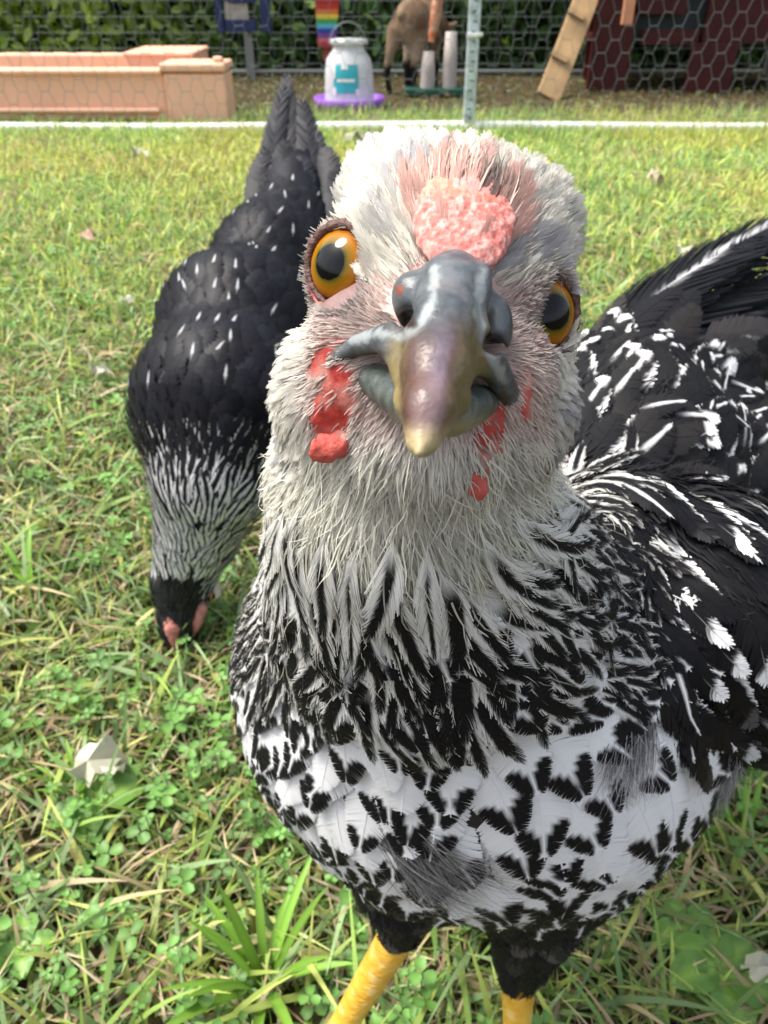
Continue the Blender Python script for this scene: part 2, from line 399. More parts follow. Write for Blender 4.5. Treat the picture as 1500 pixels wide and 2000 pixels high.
# clover: three round leaflets on a stalk
def clover(n, ydist):
    y = np.interp(rng.random(n), *ydist); half = (.27 + .45 * y) * 1.1; x = (rng.random(n) * 2 - 1) * half
    k = ground_noise(x, y, 7, 9) + .35 * ground_noise(x, y, 25, 2) > .56; x = x[k]; y = y[k]; n = len(x)
    h = .012 + .022 * rng.random(n); r = .0022 + .0048 * rng.random(n) ** 1.3; a0 = rng.random(n) * 6.283
    ang = np.linspace(0, 2 * np.pi, 9)[:-1]; lx = .5 - .5 * np.cos(ang) ; ly = .46 * np.sin(ang) * (.75 + .35 * lx)
    lx = lx * (1 - .13 * (np.abs(ang - np.pi) < .1)); lx = lx * 1.0 + .06
    V, Fc, Cc = [], [], []; tl = rng.normal(0, .22, (n, 2)); base = 0
    col = np.array([.13, .28, .06]) * (.7 + .7 * rng.random((n, 1))) + np.array([.03, .04, .02]) * rng.random((n, 1))
    pts = []
    for j in range(3):
        aj = a0 + j * 2.094; u = np.stack([np.cos(aj), np.sin(aj)], -1); v = np.stack([-np.sin(aj), np.cos(aj)], -1)
        q = (u[:, None] * lx[None, :, None] * 1.35 + v[:, None] * ly[None, :, None] * 1.3) * r[:, None, None]
        cen = (u * .62 * 1.35 * r[:, None])[:, None]
        q = np.concatenate([cen, q], 1)
        z = (q * tl[:, None]).sum(-1) + np.concatenate([np.full((n, 1), -.12), np.abs(ly)[None] * .5 + np.zeros((n, 1))], 1) * r[:, None]
        pts.append(np.concatenate([q, z[..., None]], -1))
    Pn = np.stack(pts, 1) + np.stack([x, y, h], -1)[:, None, None]      # n,3,9,3
    ix = np.arange(n * 27).reshape(n, 3, 9)
    tri = np.concatenate([np.stack([ix[:, :, 0], ix[:, :, 1 + i], ix[:, :, 1 + (i + 1) % 8]], -1).reshape(-1, 3) for i in range(8)])
    cc = np.repeat(np.repeat(col[:, None, None], 3, 1), 9, 2).copy(); cc[:, :, 0] *= 1.25
    cc *= .9 + .2 * rng.random((n, 3, 1, 1))
    st = np.stack([np.stack([x - .0005, y, x * 0], -1), np.stack([x + .0005, y, x * 0], -1), np.stack([x + .0004, y, h], -1), np.stack([x - .0004, y, h], -1)], 1)
    b = n * 27; sq = b + np.arange(n * 4).reshape(n, 4)
    return mk('clover', np.concatenate([Pn.reshape(-1, 3), st.reshape(-1, 3)]), [tri, sq], M['grass'], None, np.concatenate([cc.reshape(-1, 3), np.repeat(col * .8, 4, 0)]))
o = clover(7500, (cd2, yy2)); o['kind'] = 'stuff'
# ================================================================== BACKGROUND
def boxv(c, s, ax=None):
    s = np.array(s) / 2.; v = np.array([[i, j, k] for i in (-1, 1) for j in (-1, 1) for k in (-1, 1)]) * s
    if ax is not None: v = v @ np.array(ax)
    return v + np.array(c)
BF = np.array([[0, 1, 3, 2], [4, 6, 7, 5], [0, 4, 5, 1], [2, 3, 7, 6], [0, 2, 6, 4], [1, 5, 7, 3]])
class MB:
    def __init__(s): s.v = []; s.f = []; s.n = 0
    def add(s, v, f):
        s.v.append(np.asarray(v, float)); s.f.append(np.asarray(f) + s.n); s.n += len(v)
    def box(s, c, sz, ax=None): s.add(boxv(c, sz, ax), BF)
    def tube(s, pts, r, n=8, caps=True):
        pts = np.asarray(pts, float); r = np.broadcast_to(r, (len(pts),)); T = nrm(np.gradient(pts, axis=0))
        up = np.array([0, 0, 1.]) if abs(T[0][2]) < .9 else np.array([0, 1., 0]); rings = []
        B = nrm(np.cross(T[0], up))
        for i in range(len(pts)):
            B = nrm(B - (B @ T[i]) * T[i]); Nn = np.cross(T[i], B); a = np.arange(n) / n * 6.2832
            rings.append(pts[i] + r[i] * (np.cos(a)[:, None] * B + np.sin(a)[:, None] * Nn))
        v = np.concatenate(rings); f = []
        for i in range(len(pts) - 1):
            for j in range(n): f.append([i * n + j, i * n + (j + 1) % n, (i + 1) * n + (j + 1) % n, (i + 1) * n + j])
        s.add(v, f)
    def lathe(s, c, prof, n=32, sx=1, sy=1):   # prof [(r,z)]
        a = np.arange(n) / n * 6.2832; v = np.concatenate([np.stack([c[0] + r * sx * np.cos(a), c[1] + r * sy * np.sin(a), c[2] + z + 0 * a], -1) for r, z in prof])
        s.add(v, [[i * n + j, i * n + (j + 1) % n, (i + 1) * n + (j + 1) % n, (i + 1) * n + j] for i in range(len(prof) - 1) for j in range(n)])
    def build(s, name, m, parent=None, smooth=False, bevel=0):
        o = mk(name, np.concatenate(s.v), np.concatenate(s.f), m, parent, None, smooth)
        if bevel:
            b = o.modifiers.new('b', 'BEVEL'); b.width = bevel; b.segments = 3; b.limit_method = 'ANGLE'; b.angle_limit = R(40)
        return o
FY = 2.84
M['galv'] = mat('galvanised_steel', (.56, .64, .68), .45, .5, metal=.3, var=.2, vscale=40, bump=.2, bscale=90)
M['whitepipe'] = mat('white_rail', (.8, .8, .78), .35, .5, var=.08, vscale=15)
M['wire'] = mat('wire', (.20, .22, .22), .5, .5, metal=.3)
M['wire2'] = mat('wire_old', (.22, .24, .23), .55, .5, metal=.3)
# the pen's front fence: bottom rail, post, hexagonal netting
fz = .004
fence = thing('chicken_wire_fence', 'chicken wire pen fence with bright bottom rail and square steel post', 'fence', (0, FY, 0))
b = MB(); xs_ = np.linspace(-3, 3, 40); b.tube(np.stack([xs_, FY + .004 * np.sin(xs_ * 2.3), .019 + .003 * np.sin(xs_ * 3.1 + 1)], -1), .0185, 12); b.build('bottom_rail', M['whitepipe'], fence, True)
pt = atY(915, 240, FY)
b = MB(); b.box((pt[0], FY + .004, .85), (.036, .03, 1.7)); b.build('post', M['galv'], fence, bevel=.003)
b = MB(); 
zc = atY(915, 68, FY)[2]; b.box((pt[0], FY - .014, zc), (.044, .008, .012)); b.box((pt[0] + .016, FY - .02, zc + .002), (.022, .012, .01)); b.build('wire_clip', M['whitepipe'], fence, bevel=.002)
sm_ = mat('slot_dark', (.06, .07, .07), .8)
for k in range(17): b = MB(); b.box((pt[0] + .006 * (-1) ** k * .3, FY - .0122, .05 + k * .027), (.012, .002, .0035)); b.build('slot', sm_, fence)
# hexagon net (twisted wire, flat top cells)
def hexnet(x0, x1, z0, z1, Y, s, hh, r, name, parent, m):
    # cell pitch s across, hh down; horizontal twists
    segs = []; tw = s * .33; nx = int((x1 - x0) / s) + 2; nz = int((z1 - z0) / hh) + 2
    jit = {}
    def J(i, j, k):
        key = (i, j, k)
        if key not in jit: jit[key] = rng.normal(0, .0008, 3) * np.array([1, .8, 1])
        return jit[key]
    P = lambda i, j, k: np.array([x0 + (i + (.5 if j % 2 else 0)) * s + (-tw / 2 if k == 0 else tw / 2), Y, z0 + j * hh]) + J(i, j, k)
    for j in range(nz):
        for i in range(nx):
            a, c = P(i, j, 0), P(i, j, 1); segs.append((a, c, r * 1.5))
            if j + 1 < nz:
                if j % 2 == 0:
                    segs.append((c, P(i, j + 1, 0), r)); 
                    if i > 0: segs.append((a, P(i - 1, j + 1, 1), r))
                else:
                    segs.append((a, P(i, j + 1, 1), r)); segs.append((c, P(i + 1, j + 1, 0), r))
    V, Fc = [], []; n = 0
    A = np.array([q[0] for q in segs]); Bp = np.array([q[1] for q in segs]); rr = np.array([q[2] for q in segs])[:, None]
    T = nrm(Bp - A); Sd = nrm(np.cross(T, [0, 1, 0])); U = np.cross(T, Sd)
    ring = []
    for E in (A, Bp):
        for k in range(4):
            a = k * math.pi / 2 + .785; ring.append(E + (Sd * math.cos(a) + U * math.sin(a)) * rr)
    v = np.stack(ring, 1); ix = np.arange(len(A) * 8).reshape(-1, 8)
    q = np.concatenate([np.stack([ix[:, k], ix[:, (k + 1) % 4], ix[:, 4 + (k + 1) % 4], ix[:, 4 + k]], -1) for k in range(4)])
    return mk(name, v.reshape(-1, 3), q, m, parent)
hexnet(-2.2, 2.2, .02, 1.3, FY - .016, .076, .036, .0008, 'hexagonal_netting', fence, M['wire'])

# back fence: rails and welded wire
BY = 4.7
bfence = thing('wire_fence', 'welded wire back fence with a low steel rail in front of the leaves', 'fence', (0, BY, 0))
zr = atY(500, 140, BY)[2]
b = MB(); b.tube([(-4, BY, zr), (0, BY, zr), (4, BY, zr)], .012, 8); b.build('rail', M['wire2'], bfence, True)
b = MB()
for k in range(14): b.tube([(-4, BY + .02, .05 + k * .07), (4, BY + .02, .05 + k * .07)], .0016, 4)
for k in range(90): b.tube([(-4 + k * .09, BY + .024, 0), (-4 + k * .09, BY + .024, 1.2)], .0014, 4)
b.build('wire_mesh', M['wire2'], bfence)
for px in (487, 1500, -300):
    x = atY(px, 120, BY)[0]; b = MB(); b.box((x, BY - .012, .6), (.03, .02, 1.2)); b.build('post', M['wire2'], bfence)
# hedge leaves behind the fence
def leafmass(name, n, x0, x1, y0, y1, z0, z1, sz, pal, keep=None):
    x = x0 + (x1 - x0) * rng.random(n); y = y0 + (y1 - y0) * rng.random(n); z = z0 + (z1 - z0) * rng.random(n)
    dn = ground_noise(x, z, 3.2, 21) * .6 + ground_noise(x, z, 9, 22) * .4
    y = y + (dn - .5) * .5
    k = rng.random(n) < ss(.25, .6, ground_noise(x * 1., z + y, 5, 8) + .15); x, y, z, dn = x[k], y[k], z[k], dn[k]; n = len(x)
    d1 = nrm(rng.normal(0, 1, (n, 3)) + np.array([0, -.3, -.5])); nn = nrm(np.cross(d1, rng.normal(0, 1, (n, 3)) )); sd = np.cross(nn, d1)
    s = (sz * (.5 + rng.random(n)))[:, None]
    c = np.stack([x, y, z], -1)
    v = np.stack([c - d1 * s, c + sd * s * .5 - d1 * s * .2 + nn * s * .08, c + sd * s * .38 + d1 * s * .4, c + d1 * s, c - sd * s * .38 + d1 * s * .4, c - sd * s * .5 - d1 * s * .2 + nn * s * .08], 1)
    ix = np.arange(n * 6).reshape(n, 6); q = np.concatenate([ix[:, [0, 1, 2, 3]], ix[:, [0, 3, 4, 5]]])
    col = np.asarray(pal(x, y, z, n)); cc = np.repeat(col[:, None], 6, 1)
    return mk(name, v.reshape(-1, 3), q, M['grass'], None, cc.reshape(-1, 3), False)
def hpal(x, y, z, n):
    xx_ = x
    lf = ss(-.5, -1.9, x) [:, None]; base = mixc([.075, .16, .04], [.55, .72, .12], lf[:, 0] * .9)  # leaves painted brighter towards the left, as if better lit
    hi = (rng.random(n) < .10 + .25 * ss(.25, .45, z) * ss(1.2, -.5, x))[:, None]  # scattered leaf highlights painted in, more high up and left
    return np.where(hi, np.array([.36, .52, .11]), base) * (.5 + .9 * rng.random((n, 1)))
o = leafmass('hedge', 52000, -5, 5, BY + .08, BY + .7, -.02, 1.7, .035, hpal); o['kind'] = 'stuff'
M['hedge_backing'] = mat('hedge_backing', (.012, .02, .008), .95, .1, bump=1, bscale=14, bdist=.05, col2=(.025, .04, .014), vscale=12)  # dark backing added behind the hedge so its gaps read as shade
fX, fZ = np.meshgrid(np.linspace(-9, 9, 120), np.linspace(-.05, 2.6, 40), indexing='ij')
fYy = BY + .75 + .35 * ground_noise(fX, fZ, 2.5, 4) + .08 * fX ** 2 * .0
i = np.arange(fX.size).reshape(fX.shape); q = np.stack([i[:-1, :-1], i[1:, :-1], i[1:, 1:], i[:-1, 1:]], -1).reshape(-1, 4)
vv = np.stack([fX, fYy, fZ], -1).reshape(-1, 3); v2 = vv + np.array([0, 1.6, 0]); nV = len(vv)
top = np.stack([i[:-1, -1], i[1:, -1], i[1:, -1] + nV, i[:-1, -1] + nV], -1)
o = mk('hedge_backing', np.concatenate([vv, v2]), np.concatenate([q, q[:, ::-1] + nV, top]), M['hedge_backing']); o['kind'] = 'stuff'

# sandbox
M['peach'] = mat('peach_plastic', (.86, .49, .34), .5, .4, var=.06, vscale=8, bump=.1, bscale=30)
sb = thing('sandbox', 'peach plastic sandbox with stepped corner behind the chicken wire', 'sandbox', (-1.1, 3.25, 0))
x1 = atY(445, 200, 3.02)[0]; xl = -2.6
zt = atY(300, 140, 3.02)[2]
b = MB(); xj = atY(318, 150, 3.02)[0]
b.box(((xl + xj) / 2, 3.05, zt * .5 + .012), (xj - xl, .06, zt * .93)); b.box(((xl + xj) / 2, 3.042, zt), (xj - xl, .085, .018)); b.box(((xl + xj) / 2 - .01, 3.008, .05), (xj - xl - .02, .03, .016))
b.build('front_wall', M['peach'], sb, bevel=.012)
b = MB(); zt2 = atY(380, 122, 3.02)[2]
b.box(((xj + x1) / 2, 3.09, zt2 * .42), (x1 - xj, .16, zt2 * .84)); b.box(((xj + x1) / 2, 3.085, zt2 * .93), (x1 - xj + .012, .175, zt2 * .14)); b.box((x1 - .02, 3.03, zt2 + .008), (.035, .03, .02))
b.build('corner_post', M['peach'], sb, bevel=.014)
b = MB(); zb = atY(200, 103, 3.5)[2]
xe_ = atY(396, 120, 3.5)[0]; b.box(((xl + xe_) / 2, 3.5, zb / 2), (xe_ - xl, .05, zb)); b.build('back_wall', M['peach'], sb, bevel=.012)
b = MB(); xa, xb = atY(265, 110, 3.34)[0], atY(392, 110, 3.34)[0]; za = atY(300, 100, 3.34)[2]
b.box(((xa + xb) / 2, 3.34, za / 2), (xb - xa, .3, za * .97)); b.box(((xa + xb) / 2, 3.34, za), (xb - xa + .012, .312, .016)); b.build('seat', M['peach'], sb, bevel=.014)
b = MB(); b.box(((xl + xe_) / 2, 3.28, .05), (xe_ - xl - .1, .38, .06)); b.build('sand', mat('sand', (.4, .31, .2), .95), sb)

# waterer
M['jug'] = mat('jug_plastic', (.72, .73, .74), .35, .5, transl=.25, var=.06, vscale=20)
M['purple'] = mat('purple_plastic', (.33, .13, .60), .4, .5)
c = G(683, 208); wt = thing('poultry_waterer', 'white plastic jug waterer with teal label on a purple tray', 'waterer', c)
k = 1. / F * 3.02; rr = 49 * k
b = MB(); b.lathe((c[0], c[1], 0), [(.001, .0), (72 * k * .93, .0), (72 * k, .035), (72 * k - .004, .036), (72 * k * .9, .014), (.001, .014)], 36); b.build('tray', M['purple'], wt, True)
hT = atY(683, 86, c[1])[2]
b = MB(); b.lathe((c[0], c[1], .02), [(rr, 0), (rr * 1.0, hT * .1), (rr * .96, hT * .5), (rr * .88, hT * .68), (rr * .62, hT * .83), (rr * .6, hT * .9), (rr * .68, hT * .9), (rr * .68, hT * .985), (.001, hT * .99)], 36); b.build('jug', M['jug'], wt, True)
for a in range(8):
    t = a / 8 * 6.283; b = MB(); b.box((c[0] + rr * .69 * math.cos(t), c[1] + rr * .69 * math.sin(t), .02 + hT * .95), (.014, .014, .016)); b.build('cap_rib', M['jug'], wt)
b = MB(); a = np.linspace(0, math.pi, 14); zb = .02 + hT * .9
b.tube(np.stack([c[0] + rr * .72 * np.cos(a), c[1] + 0 * a, zb + .075 * np.sin(a)], -1), .0018, 6); b.build('handle', M['wire2'], wt, True)
def label_patch(name, a0, a1, z0, z1, R0, m, parent, n=8, fz=None):
    aa = np.linspace(a0, a1, n); v = []; K = 8
    for z in np.linspace(z0, z1, K): v += [(c[0] + R0(z) * math.sin(t), c[1] - R0(z) * math.cos(t), z) for t in aa]
    f = [[i * n + j, i * n + j + 1, i * n + n + j + 1, i * n + n + j] for i in range(K - 1) for j in range(n - 1)]
    return mk(name, v, np.array(f), m, parent)
R0 = lambda z: np.interp((z - .02) / hT, [0, .1, .5, .68], [rr, rr, rr * .96, rr * .88]) + .0020
lab = label_patch('label', -.62, .42, .02 + hT * .17, .02 + hT * .62, R0, mat('teal_label', (.03, .42, .50), .4), wt)
R1 = lambda z: R0(z) + .0012
for (a0, a1, f0, f1) in [(-.28, .0, .55, .62), (-.46, .26, .35, .40), (-.62, -.5, .15, .26), (.30, .42, .15, .24), (-.62, -.54, .40, .62)]:
    label_patch('print', a0, a1, .02 + hT * f0, .02 + hT * f1, R1, M['whitepipe'], lab, 5)

# feeder: dark green tray with grey tapered hoppers
fY = 4.0; fc = G(860, 186)
fd = thing('feeder', 'grey tapered feeder tubes standing in a dark green tray beside the goat', 'feeder', fc)
k4 = 1. / F * (fc[1] * cp + H * sp)
b = MB(); b.box((fc[0] - 10 * k4, fc[1], .016), (118 * k4, .12, .03)); b.build('tray', mat('green_plastic', (.01, .07, .045), .4), fd, bevel=.006)
for px, hgt, m_ in ((877, 62, 'g1'), (835, 100, 'g2')):
    x = atY(px, 170, fc[1])[0]; h2 = atY(px, hgt, fc[1])[2]; b = MB()
    b.lathe((x, fc[1], .03), [(.033, 0), (.031, h2 * .4), (.024, h2 - .03), (.001, h2 - .03)], 20); b.build('tube', mat('grey_tube', (.42, .37, .34), .6, var=.1), fd, True)

# goat seen from behind
GY = 4.2
gp = G(800, 182); gt = thing('goat', 'small tan goat with black stockings seen from behind at the feeder', 'goat', gp)
kg = 1. / F * (gp[1] * cp + H * sp)
def gw(px, py, dy=0): q = atY(px, py, gp[1] + dy); return w2c(q)
body = [ellip(gw(806, 45, .0), (.075, .085, .09)), chain([(gw(806, 42, 0), .078), (gw(822, 38, .3), .08)]), chain([(gw(822, 40, .3), .06), (gw(850, 30, .42), .035), (gw(868, 60, .46), .03)]),
        chain([(gw(775, 60, 0), .042), (gw(763, 100, -.01), .022), (gw(756, 140, .01), .013), (gw(760, 180, 0), .012)]),
        chain([(gw(812, 70, -.02), .048), (gw(815, 112, -.03), .026), (gw(808, 135, -.0), .014), (gw(806, 180, -.01), .013)]),
        chain([(gw(800, 80, .28), .03), (gw(795, 180, .28), .012)]), chain([(gw(848, 70, .26), .034), (gw(850, 120, .27), .016), (gw(850, 178, .27), .012)]),
        chain([(gw(795, 8, -.05), .016), (gw(782, 30, -.075), .012)]),
        ellip(gw(872, 66, .5), (.03, .045, .03)), chain([(gw(862, 50, .46), .01), (gw(850, 44, .45), .005)]), chain([(gw(880, 50, .46), .01), (gw(892, 44, .45), .005)])]
gf = union(body, .02)
def gcol(P):
    w_ = c2w(P); pr = proj(P); col = mixc([.36, .25, .16], [.20, .13, .08], ss(.45, .6, vnoise(w_, 14, 3)))
    col = mixc([.47, .37, .27], col, ss(.0, .10, np.abs(pr[:, 0] - 800) / 600 + .03 + (80 - pr[:, 1]) / 600))
    dark = ss(.125, .1, w_[:, 2]); col = col * (1 - dark[:, None]) + np.array([.014, .012, .012]) * dark[:, None]
    return col
lo = np.min([gw(735, -20), gw(900, 200), gw(735, -20, .6), gw(900, 200, .6)], 0) - .05; hi = np.max([gw(735, -20), gw(900, 200), gw(735, -20, .6), gw(900, 200, .6)], 0) + .05
gP, gFc = nets(gf, lo, hi, .008)
mk('body', c2w(gP), gFc, M['fluff'], gt, gcol(gP))
pp = scatter(gP, gFc, 16000); mr = march(gf, lambda p: np.broadcast_to(DOWN, p.shape) + 0 * p, pp, .018, 3, 0, .003, .3)
cc = gcol(pp) * (.7 + .6 * rng.random((len(pp), 1))); strands('fur', mr, .0012, cc, cc * 1.1, M['fluff'], gt)

# peeling orange stick, ladder plank, orange board, xylophone, blue frame, coop
M['bark'] = mat('orange_bark', (.50, .13, .06), .7, .3, col2=(.62, .40, .26), vscale=45, bump=.8, bscale=70, bdist=.006)
b = MB(); yv = 3.75
b.tube([atY(866, -60, yv), atY(856, -10, yv), atY(851, 30, yv), atY(846, 60, yv), atY(842, 82, yv)], [.026, .025, .022, .018, .012], 10)
o = b.build('hanging_stick', M['bark'], None, True); tag(o, 'peeling orange stick hanging down in front of the goat', 'stick')
M['plank'] = mat('plank_wood', (.40, .26, .13), .7, .3, var=.25, vscale=9, bump=.3, bscale=60)
A = G(1070, 192); Bt = atY(1152, -20, 4.05); d = nrm(Bt - A); 
ramp = thing('ladder_ramp', 'leaning wooden plank ramp with nailed cleats beside the red coop', 'ramp', A)
up = nrm(np.cross(np.array([1., .25, 0]), d)); sx = nrm(np.cross(d, up)); Lr = .9
b = MB(); b.box(A + d * Lr / 2, (.105, Lr, .022), [sx, d, up]); b.build('plank', M['plank'], ramp, bevel=.003)
for py in (118, 38):
    t = (atY(1090, py, 3.9)[2] - A[2]) / d[2]; b = MB(); b.box(A + d * t - up * np.sign(up[1]) * .018 * 1 - sx * .02 * np.sign(sx[0]), (.075, .03, .016), [sx, d, up]); b.build('cleat', M['plank'], ramp, bevel=.003)
M['board'] = mat('orange_board', (.62, .27, .15), .6, .4, var=.1)
b = MB(); q = atY(1223, 48, 3.75); b.box((q[0], 3.75, q[2] + .2), (.044, .02, .4)); o = b.build('hanging_board', M['board'], None, bevel=.002); tag(o, 'short salmon orange board hanging against the dark red coop', 'board')
xy = thing('xylophone', 'rainbow xylophone toy hanging on the back fence above the waterer', 'toy', atY(640, 95, 4.5))
cols = [(.35, .02, .02), (.45, .03, .02), (.65, .16, .02), (.75, .55, .05), (.05, .35, .08), (.10, .45, .60), (.02, .06, .35), (.20, .05, .28), (.65, .08, .14), (.35, .05, .05)]
for i_, cc_ in enumerate(cols):
    py = 4 + i_ * 9.4; wpx = 46 - i_ * 1.3; q = atY(639, py, 4.5); kk = (4.5 * cp + .3 * sp) / F
    b = MB(); b.box(q, (wpx * kk, .02, 8 * kk * 1.0)); b.build('bar', mat('bar_paint', cc_, .35), xy, bevel=.002)
b = MB(); q = atY(639, 45, 4.52); b.box((q[0], 4.525, q[2]), (.055, .016, .33)); b.build('frame', mat('toy_wood', (.35, .08, .05), .5), xy)
bf = thing('blue_window_frame', 'square navy blue frame with a small grey pane on a steel stake', 'frame', atY(470, 60, 4.45))
kk = (4.45 * cp + .3 * sp) / F; q = atY(470, 5, 4.45); M['navy'] = mat('navy_paint', (.006, .02, .085), .5)
for (x0_, x1_, y0_, y1_) in ((412, 440, -60, 64), (502, 531, -60, 64), (440, 502, 38, 62), (440, 502, -60, 6)):
    a_, c_ = atY(x0_, y0_, 4.45), atY(x1_, y1_, 4.45); b = MB(); b.box((a_ + c_) / 2, (abs(c_[0] - a_[0]) - .001, .03, abs(c_[2] - a_[2]))); b.build('side', M['navy'], bf, bevel=.003)
a_, c_ = atY(440, 6, 4.45), atY(484, 38, 4.45); b = MB(); b.box((a_ + c_) / 2, (abs(c_[0] - a_[0]) + .01, .008, abs(c_[2] - a_[2]) + .01)); b.build('pane', mat('grey_pane', (.36, .33, .28), .5, var=.3, vscale=30), bf)
q = atY(487, 60, 4.47); b = MB(); b.box((q[0], 4.475, q[2] / 2), (.022, .012, q[2])); b.build('stake', M['wire2'], bf)

M['coopred'] = mat('dark_red_paint', (.05, .007, .006), .6, .3, var=.25, vscale=12)
M['coopdark'] = mat('dark_netting', (.016, .022, .026), .7)
CY = 4.0
coop = thing('chicken_coop', 'dark red wooden coop on square legs at the right of the pen', 'coop', (1.2, CY, 0))
def cb(px0, px1, py0, py1, Y, t, name, m, ext=None):
    a_, c_ = atY(px0, py0, Y), atY(px1, py1, Y); z0_ = 0 if ext == 'ground' else c_[2]; z1_ = a_[2]
    b = MB(); b.box(((a_[0] + c_[0]) / 2, Y + t / 2, (z0_ + z1_) / 2), (abs(c_[0] - a_[0]), t, z1_ - z0_)); return b.build(name, m, coop, bevel=.002)
cb(1186, 1224, -120, 160, CY, .05, 'leg', M['coopred'], 'ground')
cb(1358, 1418, 86, 200, CY - .05, .05, 'leg', M['coopred'], 'ground')
cb(1256, 1340, -120, 28, CY, .03, 'panel', M['coopred']); cb(1256, 1362, 58, 88, CY, .03, 'lower_board', M['coopred'])
cb(1412, 1680, -120, 86, CY, .03, 'panel', M['coopred']); cb(1226, 1411, -120, 86, CY + .05, .02, 'door', M['coopdark'])
cb(1660, 1710, -120, 200, CY, .05, 'leg', M['coopred'], 'ground')
a_ = atY(1186, -120, CY); c_ = atY(1710, -120, CY); b = MB(); b.box(((a_[0] + c_[0]) / 2, CY + .28, a_[2] + .02), (c_[0] - a_[0] + .1, .7, .03)); b.build('roof', M['coopred'], coop)
for px in (1205, 1690):
    q = atY(px, 100, CY); b = MB(); b.box((q[0], CY + .5, .36), (.05, .05, .72)); b.build('leg', M['coopred'], coop)
b = MB(); b.box(((a_[0] + c_[0]) / 2, CY + .3, atY(1300, 86, CY)[2] + .012), (c_[0] - a_[0] - .06, .42, .02)); b.build('floor', M['coopred'], coop)

# scattered pale petals / leaves on the lawn
M['petal'] = mat('pale_petal', (.62, .60, .48), .6, .3, transl=.3, var=.1, vscale=80)
def petal(px, py, s, rot, lab, colr=None, zz=.03):
    c0 = G(px, py + 0); c0 = W(px, py, (H - zz) / (((py - 1000) / F) * cp + sp)); n = 14; a = np.arange(n) / n * 6.283 + rot
    r = .8 * s * (.6 + .6 * rng.random(n)) * (1 + .35 * np.cos(a - rot)); v = [c0 + np.array([0, 0, .0])]
    v2 = np.stack([c0[0] + r * np.cos(a), c0[1] + r * .8 * np.sin(a), c0[2] + rng.normal(0, s * .36, n)], -1)
    V = np.concatenate([[c0 + np.array([0, 0, s * .12])], v2, [c0 + np.array([0, 0, s * .08])], v2 - np.array([0, 0, .0006])])
    t1 = [[0, 1 + i, 1 + (i + 1) % n] for i in range(n)]; t2 = [[n + 1, n + 2 + (i + 1) % n, n + 2 + i] for i in range(n)]; q = [[1 + i, n + 2 + i, n + 2 + (i + 1) % n, 1 + (i + 1) % n] for i in range(n)]
    o = mk('fallen_petal', V, [np.array(t1 + t2), np.array(q)], colr or M['petal'], None, None, False); return tag(o, lab, 'petal')
petal(172, 1490, .021, .4, 'large white crumpled petal lying on the grass at lower left')
petal(225, 1504, .009, 2., 'small white petal scrap touching the large white petal')
petal(190, 722, .017, 1., 'cream petal on the lawn left of the black hen')
petal(245, 585, .013, 2., 'tiny cream petal farther up the lawn left of the black hen')
petal(690, 264, .045, .3, 'pale petal just in front of the fence rail by the waterer')
petal(168, 462, .02, .3, 'brownish pink petal on the far lawn below the sandbox', mat('dry_petal', (.45, .30, .22), .7))
petal(1275, 345, .025, .3, 'pale brown petal on the far lawn right of the big hen head', mat('dry_petal', (.5, .42, .3), .7))
petal(1330, 488, .02, .3, 'pale petal on the lawn behind the big hen tail')
petal(270, 296, .03, .3, 'long pale petal near the fence below the sandbox')
petal(1478, 1890, .011, .3, 'white petal at the lower right edge of the lawn')
# broad bladed grass tufts and larger leaves
def tuft(px, py, n, L, wd, lab, zz=0, spread=.7, seed=1):
    r2 = np.random.default_rng(seed); c0 = G(px, py); V = []; Fc = []; Cc = []; nn = 0
    for k in range(n):
        a = r2.random() * 6.283; e = .35 + spread * r2.random(); l = L * (.6 + .5 * r2.random()); K = 9; P = []
        p = c0 + np.array([math.cos(a), math.sin(a), 0]) * .003
        for i in range(K):
            P.append(p.copy()); el = math.pi / 2 - e * (.6 + 1.1 * i / K); p = p + l / K * np.array([math.cos(a) * math.cos(el), math.sin(a) * math.cos(el), math.sin(el)])
        P = np.array(P); B = np.array([-math.sin(a), math.cos(a), 0]); s = np.linspace(0, 1, K); w_ = wd * (.6 + .6 * s) * (1 - s ** 3) * .5 * (.8 + .4 * r2.random())
        up = np.array([0, 0, 1.]) * w_[:, None] * .5
        V.append(np.stack([P - B * w_[:, None] + up, P, P + B * w_[:, None] + up], 1).reshape(-1, 3))
        col = np.array([.20, .38, .05]) * (.7 + .5 * r2.random()); cl = np.repeat(col[None], K * 3, 0); cl[1::3] *= 1.25; Cc.append(cl)
        ix = nn + np.arange(K * 3).reshape(K, 3); Fc += [[ix[i, j], ix[i, j + 1], ix[i + 1, j + 1], ix[i + 1, j]] for i in range(K - 1) for j in (0, 1)]; nn += K * 3
    o = mk('grass_tuft', np.concatenate(V), np.array(Fc), M['grass'], None, np.concatenate(Cc)); return tag(o, lab, 'grass tuft')
tuft(520, 1930, 15, .085, .006, 'bright broad bladed grass tuft at lower left of the big hen legs', seed=3)
tuft(160, 1560, 9, .06, .005, 'yellow green grass tuft beside the large white petal', seed=5)
tuft(1450, 1660, 10, .07, .005, 'broad bladed grass tuft right of the big hen belly', seed=8)
tuft(60, 1150, 9, .06, .006, 'short broad bladed grass tuft left of the black hen head', seed=9)
M['weed'] = mat('weed_leaf', rough=.4, spec=.5, attr=True, transl=.25, bump=.5, bscale=300)
